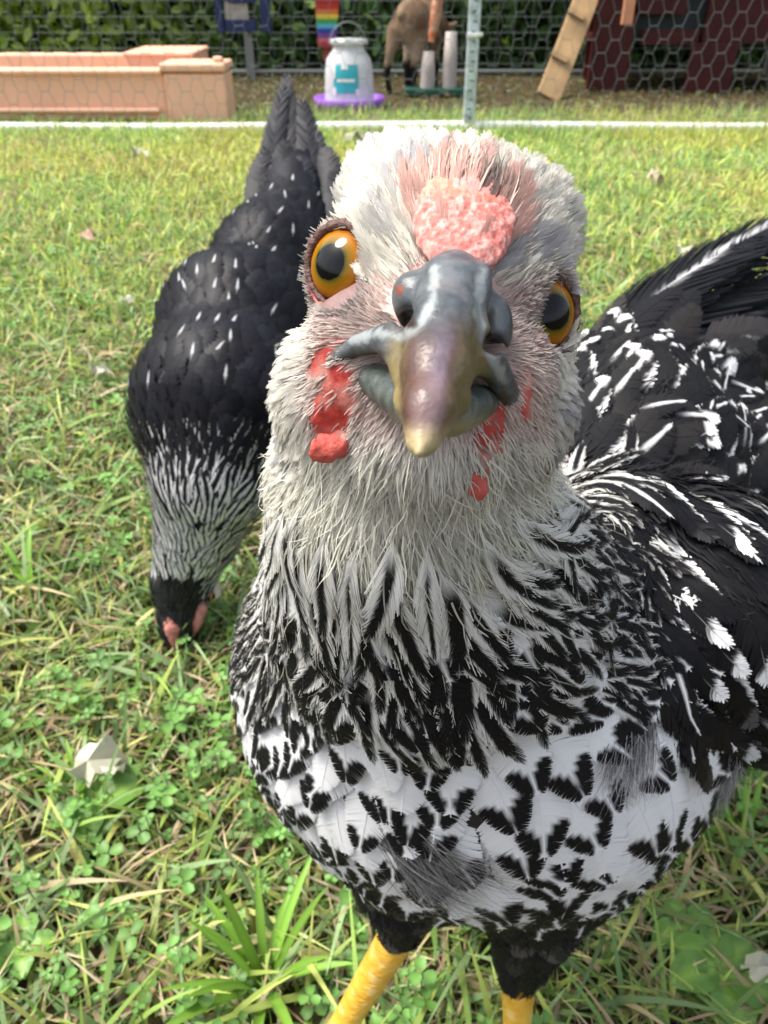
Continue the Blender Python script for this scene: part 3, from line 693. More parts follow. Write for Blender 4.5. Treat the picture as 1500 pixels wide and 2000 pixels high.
def weed(px, py, n, L, lab, seed):
    r2 = np.random.default_rng(seed); c0 = G(px, py); V = []; Fc = []; Cc = []; nn = 0
    for k in range(n):
        a = k / n * 6.283 + r2.random() * .6; l = L * (.7 + .5 * r2.random()); K = 8; s = np.linspace(0, 1, K); el = .35 + .3 * r2.random()
        P = c0 + np.stack([np.cos(a) * l * s, np.sin(a) * l * s, .014 + l * el * s - l * .55 * s ** 2.2], -1)
        w_ = l * .38 * np.sin(np.pi * np.clip(s * .93 + .05, 0, 1) ** 1.2) ** .7; B = np.array([-math.sin(a), math.cos(a), 0])
        row = []
        for j, t in enumerate((-1, -.5, 0, .5, 1)):
            row.append(P + B * (w_ * t)[:, None] + np.array([0, 0, 1]) * (w_ * .25 * abs(t) + .0012 * np.sin(s * 14 + 3 * abs(t)))[:, None])
        V.append(np.stack(row, 1).reshape(-1, 3)); col = np.array([.16, .33, .06]) * (.8 + .4 * r2.random()); cl = np.repeat(col[None], K * 5, 0); cl[2::5] *= 1.6; cl[2::5, 0] += .05; Cc.append(cl)
        ix = nn + np.arange(K * 5).reshape(K, 5); Fc += [[ix[i, j], ix[i, j + 1], ix[i + 1, j + 1], ix[i + 1, j]] for i in range(K - 1) for j in range(4)]; nn += K * 5
    o = mk('broadleaf_weed', np.concatenate(V), np.array(Fc), M['weed'], None, np.concatenate(Cc)); return tag(o, lab, 'weed')
weed(1390, 1920, 6, .026, 'broadleaf weed with rounded green leaves at the lower right', 4)
weed(60, 1880, 5, .02, 'small rounded broadleaf weed at the lower left corner', 6)
weed(190, 1600, 4, .028, 'wide pale green weed leaves beneath the large white petal', 7)
weed(1320, 1830, 4, .018, 'small low broadleaf weed behind the one at lower right', 12)

# ================================================================== MAIN HEN (designed in camera space, metres)
h1 = thing('hen', 'black and white speckled hen staring into the lens with pink comb', 'hen', (.04, .25, 0), 'hens on the lawn')
HS = .88
def Ch(px, py, d): return C(px, py, d * HS)
eL, eR = Ch(694, 527, .1285), Ch(1034, 618, .1298)
gL = nrm(np.array([-.53, .08, -.80])); gR = nrm(np.array([.40, .12, -.85]))
ER = .0066
head = [sphere(Ch(880, 530, .136), .0178), sphere(Ch(850, 680, .134), .0160), sphere(Ch(675, 770, .137), .0108), sphere(Ch(990, 800, .137), .0100),
        cone(Ch(905, 420, .121), Ch(880, 560, .117), .0060, .0060), sphere(Ch(840, 830, .131), .0125),
        cone(Ch(700, 650, .122), Ch(1000, 715, .122), .0062, .0062), cone(Ch(715, 730, .1235), Ch(970, 780, .1235), .0062, .0055), sphere(Ch(790, 400, .140), .0097), sphere(Ch(1018, 440, .139), .0082)]
head0_ = union(head, .004)
folds = [ellip(Ch(652, 780, .1255), (.0042, .0022, .0018), [nrm(np.array([.6, -.8, 0])), nrm(np.array([.8, .6, 0])), [0, 0, 1.]]), ellip(Ch(628, 715, .127), (.0034, .0013, .0014), [nrm(np.array([.6, -.8, 0])), nrm(np.array([.8, .6, 0])), [0, 0, 1.]]),
         ellip(Ch(962, 848, .1255), (.0016, .0046, .0020)), ellip(Ch(1022, 768, .127), (.0010, .0046, .0014))]
def headf0(p):
    d = head0_(p)
    for q in folds: d = smin(d, q(p) - .0012 * (vnoise(p, 420, 8) - .5), .0012)
    return d
def headf(p):
    d = headf0(p)
    for e in (eL, eR): d = smin(d, np.linalg.norm(p - e, axis=-1) - .0073, .003)
    return d
brow_ = chain([(Ch(1002, 655, .1225), .0022), (Ch(1012, 595, .1200), .0030), (Ch(1035, 548, .1215), .0026)])
def eyecut(p, d):
    for e, g_ in ((eL, gL), (eR, gR)): d = smax(d, -(np.linalg.norm(p - (e + g_ * .0068), axis=-1) - .0060), .0006)
    return d
neckf = chain([(Ch(835, 740, .140), .0165), (C(797, 950, .142), .0252), (C(850, 1150, .185), .0385), (C(905, 1330, .262), .062)])
breastf = union([ellip(C(930, 1305, .27), (.079, .065, .080)), sphere(C(1030, 1365, .275), .061)], .02)
backf = union([sphere(C(1190, 930, .33), .052), sphere(C(1370, 1060, .38), .070), sphere(C(1100, 1150, .30), .06)], .03)
tailf = chain([(C(1220, 760, .36), .030), (C(1440, 622, .44), .052), (C(1640, 540, .52), .040)])
wingf = union([chain([(C(1225, 1075, .218), .022), (C(1330, 1160, .224), .032), (C(1440, 1235, .247), .039), (C(1630, 1290, .31), .036)])], .02)
thighf = union([chain([(C(820, 1580, .28), .040), (C(790, 1710, .292), .018), (C(780, 1805, .306), .008)]),
                chain([(C(1060, 1580, .29), .043), (C(1045, 1760, .31), .020), (C(1012, 1905, .335), .007)])], .02)
parts = [headf, neckf, breastf, backf, tailf, wingf, thighf]
def f1(p):
    d = eyecut(p, smin(headf(p), neckf(p), .010)); d = smin(d, brow_(p), .0010)
    d = smin(d, breastf(p), .03); d = smin(d, backf(p), .03); d = smin(d, tailf(p), .02); d = smin(d, wingf(p), .01); d = smin(d, thighf(p), .012)
    # the eyes stay open where neck blends
    return d
def region(p):
    r = np.argmin(np.stack([q(p) for q in parts], -1), -1); return np.where((wingf(p) < .004) & (r != 1) & (r != 0), 5, r)
PB, FB = nets(f1, C(330, 200, .2) * 0 + np.array([-.10, -.075, .07]), (.34, .24, .58), .0042)
PH, FH = nets(f1, (-.035, -.065, .085), (.06, .02, .165), .0011)
CR, BK, GY_, PK, RD, WH = np.array([.70, .66, .55]), np.array([.007, .007, .0085]), np.array([.30, .28, .28]), np.array([.72, .36, .32]), np.array([.55, .055, .04]), np.array([.84, .84, .84])
def ell(pr, cx, cy, rx, ry, rot=0):
    dx, dy = pr[..., 0] - cx, pr[..., 1] - cy; c_, s_ = math.cos(rot), math.sin(rot); return np.sqrt(((dx * c_ + dy * s_) / rx) ** 2 + ((-dx * s_ + dy * c_) / ry) ** 2)
def skincol(P):
    pr = proj(P); n1 = vnoise(P, 500, 1); n2 = vnoise(P, 1400, 2)
    col = mixc([.42, .30, .27], [.62, .47, .42], n1)
    d = np.minimum(ell(pr, 655, 522, 75, 100), ell(pr, 1080, 612, 75, 95)); col = mixc([.22, .13, .12], col, ss(.85, 1.5, d))
    pk_ = ss(1.25, .8, ell(pr, 905, 425, 115, 130))[..., None]; col = col * (1 - pk_) + np.array([.66, .31, .27]) * pk_
    red = np.maximum.reduce([ ss(1.2, .7, ell(pr, 640, 690, 55, 45, -.7)), ss(1.2, .8, ell(pr, 770, 470, 60, 90)) * .5,
                             ss(1.2, .8, ell(pr, 655, 800, 50, 105, .18)) * 1.0, ss(1.3, .7, ell(pr, 1020, 780, 22, 60)), ss(1.2, .85, ell(pr, 950, 862, 36, 100, .25)), ss(1.2, .8, ell(pr, 605, 560, 18, 80)) * .8])
    col = mixc(col, [.66, .13, .10], red * (.6 + .4 * n2)) if False else col * (1 - red[..., None]) + mixc([.40, .035, .028], [.64, .22, .18], ss(.3, .75, vnoise(P, 380, 17))) * red[..., None]
    cr = ss(1150, 1250, pr[..., 1])[..., None]; wht = ss(850, 950, pr[..., 1])[..., None] * (1 - cr)
    col = col * (1 - cr - wht) + np.array([.5, .47, .42]) * wht + np.array([.02, .02, .02]) * cr
    return col
inH = lambda P: (P[:, 0] > -.035) & (P[:, 0] < .06) & (P[:, 1] < .018) & (P[:, 2] > .086) & (P[:, 2] < .163)
# body as one surface: the fine head net and the coarse body net are drawn as one mesh
fb = FB[~inH(PB)[FB].all(1)]
mk('body', c2w(np.concatenate([PB, PH])), np.concatenate([fb, FH + len(PB)]), M['skin'], h1, skincol(np.concatenate([PB, PH])))

# --- eyes
def eye_mat(inner=.30, outer=.74):
    m = bpy.data.materials.new('amber_eye'); m.use_nodes = True; n = m.node_tree; b = n.nodes['Principled BSDF']
    tc = n.nodes.new('ShaderNodeTexCoord'); sx = n.nodes.new('ShaderNodeSeparateXYZ'); n.links.new(tc.outputs['Object'], sx.inputs[0])
    dv = n.nodes.new('ShaderNodeMath'); dv.operation = 'DIVIDE'; n.links.new(sx.outputs[2], dv.inputs[0]); dv.inputs[1].default_value = 1.
    ac = n.nodes.new('ShaderNodeMath'); ac.operation = 'ARCCOSINE'; n.links.new(dv.outputs[0], ac.inputs[0])
    nz = n.nodes.new('ShaderNodeTexNoise'); nz.inputs['Scale'].default_value = 5; nz.inputs['Detail'].default_value = 6; n.links.new(tc.outputs['Object'], nz.inputs[0])
    ad = n.nodes.new('ShaderNodeMath'); ad.operation = 'MULTIPLY_ADD'; n.links.new(nz.outputs[0], ad.inputs[0]); ad.inputs[1].default_value = .06; n.links.new(ac.outputs[0], ad.inputs[2])
    rp = n.nodes.new('ShaderNodeValToRGB'); cr = rp.color_ramp
    st = [(0, (.003, .003, .004)), (.405, (.002, .002, .003)), (.43, (.06, .06, .01)), (.52, (.22, .12, .006)), (.68, (.38, .145, .003)), (.80, (.28, .08, .003)), (.88, (.08, .025, .006)), (1, (.02, .012, .01))]
    cr.elements[0].position = 0; cr.elements[0].color = (*st[0][1], 1); cr.elements[1].position = 1; cr.elements[1].color = (*st[-1][1], 1)
    for p_, c_ in st[1:-1]: e = cr.elements.new(p_); e.color = (*c_, 1)
    n.links.new(ad.outputs[0], rp.inputs[0]); n.links.new(rp.outputs[0], b.inputs['Base Color'])
    b.inputs['Roughness'].default_value = .03; b.inputs['Specular IOR Level'].default_value = .3
    return m
EM = eye_mat()
def eyeball(e, g_, par, r=ER, m=EM):
    n, k = 40, 24; V = []; 
    for i in range(k + 1):
        t = math.pi * i / k
        for j in range(n): a = 2 * math.pi * j / n; V.append((math.sin(t) * math.cos(a), math.sin(t) * math.sin(a), math.cos(t)))
    Fc = np.array([[i * n + j, (i + 1) * n + j, (i + 1) * n + (j + 1) % n, i * n + (j + 1) % n] for i in range(k) for j in range(n)])
    me_o = mk('eye', np.array(V), Fc, m, None); me_o.parent = par
    z = Vector(c2w(g_) - c2w(np.zeros(3))); me_o.location = Vector(c2w(e)) - par.location
    me_o.rotation_euler = z.to_track_quat('Z', 'Y').to_euler(); me_o.scale = (r, r, r)
    return me_o
eyeball(eL, gL, h1); eyeball(eR, gR, h1)
def eyelid(e, g_):
    c0 = e + g_ * .0044; u = nrm(np.cross(g_, [0, 1., 0])); v = np.cross(g_, u); a = np.arange(48) / 48 * 6.2832
    rr_ = .0053 * (1 + .02 * np.sin(3 * a)); P_ = c0 + np.cos(a)[:, None] * u * rr_[:, None] + np.sin(a)[:, None] * v * rr_[:, None] * 1.05
    m = MB(); q = np.concatenate([P_, P_[:2]]); m.tube(c2w(q), .00048 + .00012 * np.sin(np.arange(50) * 2.1) + .00034 * np.clip(-(q[:, 1] - e[1]) / .005, 0, 1), 8); m.build('eyelid', mat('eyelid_skin', (.11, .055, .045), .55, .4, var=.4, vscale=900, bump=.8, bscale=1400, bdist=.0006), h1, True)
eyelid(eL, gL); eyelid(eR, gR)
# --- beak
u1 = [cone(Ch(885, 548, .111), Ch(862, 640, .1020), .0038, .0037), cone(Ch(862, 640, .1020), Ch(850, 720, .0960), .0037, .0034), cone(Ch(850, 720, .0960), Ch(838, 800, .0905), .0032, .0022), cone(Ch(838, 800, .0905), Ch(820, 884, .087), .0022, .0005),
      cone(Ch(778, 683, .107), Ch(797, 785, .0985), .0019, .0009), cone(Ch(914, 690, .107), Ch(890, 787, .0985), .0019, .0009), cone(Ch(797, 785, .0985), Ch(815, 868, .0895), .0009, .0004), cone(Ch(890, 787, .0985), Ch(832, 868, .0895), .0009, .0004)]
uf = union(u1, .0027)
fl = union([chain([(Ch(810, 662, .1065), .0020), (Ch(755, 660, .1090), .0018), (Ch(700, 674, .1140), .0014), (Ch(650, 704, .1180), .0009)]),
            chain([(Ch(930, 690, .1065), .0020), (Ch(968, 722, .1105), .0018), (Ch(990, 765, .1155), .0016), (Ch(1002, 802, .120), .0008)])], .002)
nb_ = union([ellip(Ch(872, 600, .1135), (.0066, .0052, .0052)), ellip(Ch(805, 577, .1110), (.0026, .0030, .0030)), ellip(Ch(903, 562, .1075), (.0034, .0027, .0022)), ellip(Ch(968, 640, .1115), (.0022, .0040, .0030)),
             chain([(Ch(855, 522, .1080), .0009), (Ch(848, 585, .1060), .0009), (Ch(822, 632, .1045), .0009), (Ch(780, 655, .1065), .0010)]),
             chain([(Ch(945, 530, .1085), .0009), (Ch(934, 600, .1065), .0009), (Ch(941, 655, .1060), .0009), (Ch(960, 695, .1080), .0010)])], .0014)
lower = chain([(Ch(705, 722, .1205), .0022), (Ch(735, 742, .1165), .0024), (Ch(800, 790, .108), .0026), (Ch(835, 818, .1015), .0020), (Ch(880, 812, .105), .0026), (Ch(925, 790, .1125), .0026), (Ch(962, 780, .1195), .0016)])
def beakf(p):
    d = smin(uf(p), fl(p), .003); d = smin(d, nb_(p), .0018)
    d = smax(d, -cone(Ch(788, 612, .100), Ch(800, 632, .112), .0011, .0016)(p), .0008)
    d = smax(d, -cone(Ch(958, 660, .100), Ch(966, 684, .113), .0012, .0014)(p), .0008)
    return d
def beakcol(P):
    pr = proj(P); x, y = pr[:, 0], pr[:, 1]; n1 = vnoise(P, 900, 4); n2 = vnoise(P, 260, 6)
    mid = 868 - (y - 560) * .14
    st_ = .6 * vnoise(P * np.array([1, .25, 1]), 2600, 12) + .4 * vnoise(P, 3500, 13)
    horn = mixc([.155, .12, .05], [.085, .042, .032], ss(82, 30, np.abs(x - mid + 8) + 26 * (n2 - .5)))
    horn = mixc(horn, [.17, .135, .17], ss(32, 4, np.abs(x - mid - 10 + 10 * (n2 - .5))) * ss(600, 690, y) * .8)  # lilac centre of the horn, with the ridge highlight painted into it
    horn = mixc(horn, [.20, .12, .11], ss(50, 12, np.abs(x - mid)) * ss(700, 790, y) * .6)
    horn = mixc(horn, [.42, .34, .18], ss(810, 872, y + 30 * (n2 - .5)))
    horn = mixc(horn, [.36, .29, .12], ss(790, 772, x + 8 * (n1 - .5)) * ss(700, 780, y) * .7) * (.75 + .5 * st_)[:, None]
    grey = mixc([.035, .044, .052], [.135, .15, .16], ss(.2, .9, .6 * n2 + .4 * n1))
    g_ = np.clip(np.maximum(ss(690, 590, y + (x - 860) * .1 + 50 * (n2 - .5)), np.maximum(ss(775, 735, x + .25 * (y - 690)), ss(945, 968, x))), 0, 1)
    col = mixc(horn, grey, g_)
    def seg(pts):
        dd = np.full(len(x), 1e9)
        for (x0, y0), (x1_, y1_) in zip(pts[:-1], pts[1:]):
            t = np.clip(((x - x0) * (x1_ - x0) + (y - y0) * (y1_ - y0)) / ((x1_ - x0) ** 2 + (y1_ - y0) ** 2), 0, 1); dd = np.minimum(dd, np.hypot(x - x0 - t * (x1_ - x0), y - y0 - t * (y1_ - y0)))
        return dd
    rim = np.minimum(seg([(850, 525), (846, 585), (822, 634), (785, 657), (735, 650), (690, 668)]), seg([(944, 530), (934, 600), (940, 655), (958, 698), (985, 740)])) + 14 * (n1 - .5)
    col = mixc(col, [.34, .37, .37], ss(13, 4, rim) * .75)
    hole = np.maximum(ss(1.35, .8, ell(pr, 793, 626, 24, 12, .45)), ss(1.3, .8, ell(pr, 960, 672, 10, 24, -.35))); col = mixc(col, [.03, .018, .015], hole)  # shade in the carved nostrils also painted into the colour
    rust = ss(1.2, .5, ell(pr, 780, 566, 9, 12)); col = mixc(col, [.22, .05, .02], rust)
    edge = np.maximum(ss(1.3, .6, ell(pr, 700, 700, 62, 9, -.2)), ss(1.3, .6, ell(pr, 985, 785, 9, 30, -.2))); return mixc(col, [.02, .015, .012], edge * .8)  # shade of the mouth line under the flanges, painted dark
bk = sdf_obj('beak', beakf, Ch(600, 480, .105) * 0 + np.array([-.017, -.036, .070]), (.024, .002, .112), .00045, M['horn'], h1, beakcol)
def lowcol(P):
    pr = proj(P); n1 = vnoise(P, 800, 4); c_ = mixc([.05, .065, .06], [.13, .15, .13], ss(.3, .9, .5 * n1 + .5 * vnoise(P * np.array([1, .35, 1]), 1500, 7))); c_ = mixc(c_, [.36, .30, .12], ss(800, 840, pr[:, 1]) * .6)
    return mixc(c_, [.55, .30, .10], ss(1.3, .5, ell(pr, 682, 795, 16, 16)))
sdf_obj('lower_beak', lower, (-.014, -.032, .078), (.024, .002, .112), .0006, M['horn'], h1, lowcol)
# --- comb
comb0 = ellip(Ch(907, 428, .1146), (.0067, .0094, .0021), [nrm(np.array([.98, .2, 0])), nrm(np.array([-.2, .9, -.38])), nrm(np.array([-.1, .38, .9]))])
def combf(p):
    q = p * np.array([1, .55, 1]); n = .5 + .6 * (vnoise(q, 1700, 3) - .5) + .5 * (vnoise(q + .01, 3300, 5) - .5)
    return comb0(p) - .00055 * (n - .5)
def combcol(P):
    q = P * np.array([1, .55, 1]); n = .5 + .6 * (vnoise(q, 1700, 3) - .5) + .5 * (vnoise(q + .01, 3300, 5) - .5); pr = proj(P)
    c_ = mixc(mixc([.56, .17, .14], [.68, .32, .28], ss(.4, .8, n)), [.80, .62, .55], ss(.09, .03, np.abs(vnoise(P * np.array([1, .7, 1]), 1100, 51) - .5)) * .35); return mixc(c_, [.70, .30, .18], ss(400, 360, pr[:, 1]) * .6)
sdf_obj('comb', combf, (.000, -.054, .088), (.028, -.023, .116), .00032, M['red'], h1, combcol)
# --- wattles and ear skin
def lobe(name, px, py, d, rx, ry, rot, tilt=0., th=.0011):
    ce = Ch(px, py, d); ax0 = nrm(np.array([math.cos(rot), math.sin(rot), tilt])); az = nrm(np.array([0, 0, 1.]) - ax0 * ax0[2]); ay = np.cross(az, ax0)
    e = ellip(ce, (rx, ry, th), [ax0, ay, az])
    f2 = lambda p: e(p + np.array([0, 0, 1.]) * (.0030 * (vnoise(p, 300, 8)[..., None] - .5))) - .0003 - .0006 * (vnoise(p, 1100, 4) - .5)
    r = max(rx, ry) + .003
    sdf_obj(name, f2, ce - r, ce + r, .0004, M['red'], h1, lambda P: mixc([.48, .09, .07], [.70, .34, .28], ss(.4, .9, vnoise(P, 420, 9))))
lobe('wattle', 652, 866, .1256, .0038, .0020, -.6, .3, .0012)
lobe('wattle', 924, 922, .1236, .0038, .0016, 1.35, -.1, .0011)

# --- flows
BKP = Ch(862, 640, .106); TAILD = nrm(wv2c([.45, .85, .05])); SH = C(1060, 860, .26)
def flow1(p):
    pr = proj(p); away = nrm(p - BKP); dn = np.broadcast_to(nrm(DOWN * .9 + TAILD * .45), p.shape)
    t = np.maximum(ss(880, 1120, pr[:, 1]), .55 * ss(620, 900, pr[:, 1]) * ss(100, 260, np.abs(pr[:, 0] - 840)))[:, None]; t = np.maximum(t, ss(.145, .17, p[:, 2])[:, None])
    v = nrm(away) * (1 - t) + dn * t
    # hackle fans out towards the right side
    fan = (ss(900, 1150, pr[:, 0]) * ss(900, 1050, pr[:, 1]) * ss(1500, 1350, pr[:, 1]))[:, None]
    v = v + fan * np.array([.9, .0, .25])
    r = region(p); tl = nrm(C(1560, 480, .52) - C(1150, 760, .33))
    wg = nrm(nrm(p - SH) * 1.2 + TAILD * .3)
    v = np.where((r == 5)[:, None], wg, v); v = np.where((r == 3)[:, None], nrm(TAILD + .5 * nrm(p - SH)), v); v = np.where((r == 4)[:, None], tl, v)
    return v
allP = PB; allF = FB
def vis(p): pr = proj(p); return (pr[:, 0] < 1750) & (pr[:, 1] < 2100)
def hand_feathers(name, rows, colf, m, par, nb, facing, **kw):
    P_, N_, T_, W_ = [], [], [], []
    for pts, w_ in rows:
        q = np.array([C(*t) for t in pts]); t = np.linspace(0, 1, len(q)); s = np.linspace(0, 1, 12)
        cf = [np.polyfit(t, q[:, i], len(q) - 1) for i in range(3)]; v = np.stack([np.polyval(k_, s) for k_ in cf], -1)
        T = nrm(np.gradient(v, axis=0)); Nn = nrm(np.array(facing, float) + rng.normal(0, .12, 3)); Nn = nrm(Nn - (T * Nn).sum(-1, keepdims=True) * T)
        P_.append(v); N_.append(Nn); T_.append(T); W_.append(w_)
    return feathers(name, (np.array(P_), np.array(N_), np.array(T_)), np.array(W_), colf, m, par, nb=nb, **kw)
# pattern functions: s along feather (0..1), u across (-1..1)
def jit(r, a): return (r - .5) * a
def pat_breast(S, U, fid, root, rb):
    a = np.abs(U); pr = proj(root)[:, None, None]; up = ss(1420, 1180, pr[..., 1]); f = fid[:, :1]
    k = 1.27 + .22 * up + .5 * (f * 3.7 % 1 - .5); x = (S - .84) / .15; y = (a - .42) / .36
    xr, yr = x * .86 - y * .5, x * .5 + y * .86
    d = np.sqrt((xr / 1.02) ** 2 + (yr / .80) ** 2) / k + jit(rb, .03)
    sh_ = ss(.62, .5, S) * 0 
    m = np.maximum(ss(1.08, .90, d), np.where(f * 23.3 % 1 < .35 * up, ss(.9, .8, a) * ss(.55, .48, S), 0) + sh_) * np.where(f * 7.7 % 1 < .05, .1, 1)
    m = np.where((f * 5.9 % 1 < .05) & (U > 0), 0, m)
    c_ = mixc(WH * (.93 + .07 * rb[..., None]), [.40, .38, .36], ss(.35, .0, S) * .6)
    return mixc(c_, BK, m)
def pat_hackle(S, U, fid, root, rb):
    a = np.abs(U); pr = proj(root)[:, None, None]; hi = ss(1180, 1000, pr[..., 1]) * ss(1150, 950, pr[..., 0])
    mid = ss(1130, 1250, pr[..., 1]) * ss(1050, 950, pr[..., 0]); e = .50 + .3 * (fid[:, :1] - .5) - .3 * hi + .06 * mid
    m = ss(e + .14, e, a + jit(rb, .12)) * ss(.10, .3, S) * ss(1.02, .93, S)
    return mixc(WH * np.array([.96, .95, .9]) * (.85 + .15 * rb[..., None]), BK, m)
def pat_back(S, U, fid, root, rb):
    a = np.abs(U); f = fid[:, :1]; sgn = np.where(f > .5, 1, -1); big = (f * 7.9 % 1)
    tip = ss(.90 - .16 * big, .95 - .14 * big, S + .16 * U * sgn + jit(rb, .05)) * ss(.62, .36, np.abs(U + .3 * sgn) * (.7 + .6 * (f * 3.3 % 1)))
    tip = np.where(f * 17.3 % 1 < .55, 0, tip)
    edge = np.where(f * 5.1 % 1 < .6, ss(.58, .70, a + jit(rb, .14)) * ss(.3, .5, S) * (U * sgn > 0), 0)
    sh = np.where(f * 11.3 % 1 < .25, ss(.10, .04, a) * ss(.4, .7, S), 0)
    m = np.clip(np.maximum(np.maximum(tip, edge), sh), 0, 1); base = mixc(BK, [.017, .015, .015], ss(.5, 1, (f * 9.1) % 1) * np.ones_like(S))
    return mixc(base, WH, m)
def pat_wing(S, U, fid, root, rb):
    a = np.abs(U); f = fid[:, :1]; rt = ss(1290, 1380, proj(root)[:, None, None][..., 0]) * ss(1080, 1180, proj(root)[:, None, None][..., 1])
    tip = ss(.86, .90, S + .10 * U + jit(rb, .03)) * ss(.62, .45, a) * np.maximum(rt * .95, (f * 6.3 % 1 < .18))
    edge = np.where(f * 5.1 % 1 < .7, ss(.56, .68, a + jit(rb, .12)) * ss(.3, .5, S) * (U > 0), 0) * (1 - rt)
    sh = np.where(f * 11.3 % 1 < .3, ss(.07, .03, a) * ss(.3, .6, S), 0)
    m = np.clip(np.maximum(np.maximum(tip, edge), sh), 0, 1); base = mixc(BK, [.017, .015, .015], ss(.7, 1, (f * 9.1) % 1) * np.ones_like(S) * .6)
    return mixc(base, WH, m)
def pat_tail(S, U, fid, root, rb):
    f = fid[:, :1]; a = np.abs(U - .1); w0_ = np.sin(f * 40) * .55; m = np.where(f < .5, ss(.16, .05, np.abs(U - w0_ - .15 * np.sin(S * 9 + f * 30))) * ss(.25, .45, S) * ss(.85, .6, S) * (rb > .35), 0) * .7
    return mixc(mixc(BK * 1.2, [.05, .045, .045], ss(.3, 1, (f * 9.1) % 1) * np.ones_like(S)), WH, m)
def pick(regs, n, r, extra=None):
    p = scatter(allP, allF, n, vis); k = np.isin(region(p), regs); p = p[k]
    if extra is not None: p = p[extra(p)]
    return poisson(p, r)
# fluffy under-down so that no skin shows between feathers
p = pick([2, 3, 4, 5, 6], 60000, .0016, lambda p: proj(p)[:, 1] > 640)
cc = np.where((region(p) == 2)[:, None], WH * .75, BK * 2); isb = np.isin(region(p), [1, 2]); strands('down', march(f1, flow1, p, np.where(isb, .007, .012), 4, -.0002, np.where(isb, .0006, .003), .4), .0014, cc, cc, M['fluff'], h1)
p = scatter(allP, allF, 60000, vis); rg_ = region(p); pr = proj(p); p = p[np.isin(rg_, [1, 2, 6]) & (pr[:, 1] > 1120) & ~((rg_ == 6) & (pr[:, 1] > 1690))]; pr = proj(p)
big_ = lambda q: ss(760, 950, proj(q)[:, 0]) * ss(1350, 1500, proj(q)[:, 1]); p = poisson(p, .0072 + .0026 * big_(p)); bg_ = big_(p)
feathers('breast_feather_coat', march(f1, flow1, p, .023 + .010 * bg_ + .006 * rng.random(len(p)), 8, -.0006, .0036, .17), .0060 + .0028 * bg_ + .0014 * rng.random(len(p)), pat_breast, M['feather'], h1, nb=46, camber=22, tipshape=.42, ragged=.02)
p = pick([3, 2, 5], 26000, .0082, lambda p: (proj(p)[:, 1] < 1300) & (proj(p)[:, 0] > 1040) & (region(p) == 3))
feathers('back_feather_coat', march(f1, flow1, p, .026 + .018 * rng.random(len(p)), 8, -.0006, .0052, .30), .0060 + .0034 * rng.random(len(p)), pat_back, M['feather'], h1, nb=28, camber=22, tipshape=.45, ragged=.06)
p = pick([5], 40000, .0070)
feathers('wing', march(f1, flow1, p, .040 + .018 * rng.random(len(p)), 9, -.0004, .0046, .14), .0050 + .0016 * rng.random(len(p)), pat_wing, M['gloss'], h1, nb=34, camber=22, tipshape=.40, ragged=.05)
p = pick([4], 20000, .0115)
feathers('tail_coverts', march(f1, flow1, p, .040 + .02 * rng.random(len(p)), 10, 0, .005, .12), .0085, pat_tail, M['gloss'], h1, nb=34, camber=14, tipshape=.40, ragged=.05)
rows = []
for k in range(13):
    u = k / 12.; r2 = rng.normal(0, 1, 6)
    rows.append(([(1150 + 70 * u + 6 * r2[0], 690 + 130 * u, .335 + .004 * (k % 3)), (1300 + 60 * u, 560 + 230 * u + 6 * r2[1], .385 + .006 * (k % 3)), (1490 + 60 * u + 12 * r2[2], 448 + 340 * u + 8 * r2[3], .440 + .006 * (k % 3)), (1690 + 60 * u + 25 * r2[4], 400 + 470 * u, .50)], .0150))
hand_feathers('tail', rows, pat_tail, M['gloss'], h1, 80, [-.25, -.45, -.85], camber=10, tipshape=.33, ragged=.03)
p = pick([6], 26000, .007)
feathers('thigh_feather_coat', march(f1, lambda q: np.broadcast_to(DOWN, q.shape) + 0 * q, p, .020, 6, 0, .003, .3), .0055, lambda S, U, f, r_, b_: mixc(BK * 1.3, [.10, .09, .085], ss(.7, 1, (f[:, :1] * 7) % 1) * np.ones_like(S)), M['feather'], h1, nb=18, camber=25, gap=.3)
# neck hackle
p = pick([1, 2, 3], 60000, .0046, lambda p: (proj(p)[:, 1] > 1040 - .35 * np.abs(proj(p)[:, 0] - 800)) & (proj(p)[:, 1] < 1370 - .0006 * (proj(p)[:, 0] - 900) ** 2) & (proj(p)[:, 0] < 1185) & (region(p) != 5)); ph_ = p
feathers('hackle', march(f1, flow1, p, .022 + .012 * rng.random(len(p)), 8, .0006, .0045, .22), .0020 + .0011 * rng.random(len(p)), pat_hackle, M['feather'], h1, nb=52, camber=14, tipshape=.7, ragged=.12, gap=.1, widen=.75, loose=.2, fwd=.34)
p = pick([1, 2, 3], 60000, .0040, lambda p: (proj(p)[:, 1] > 1000) & (proj(p)[:, 1] < 1330 - .0005 * (proj(p)[:, 0] - 850) ** 2) & (proj(p)[:, 0] < 1150))
cw = np.array([.62, .60, .50]) * (.5 + .7 * rng.random((len(p), 1))); cw = np.where((rng.random(len(p)) < ss(1150, 1350, proj(p)[:, 1]) * .5)[:, None], BK * 2, cw)
strands('hackle_fringe', march(f1, flow1, p, .009 + .008 * rng.random(len(p)), 7, .002, .0045, .18), .00034, cw * .8, cw, M['fluff'], h1, curl=.0006)
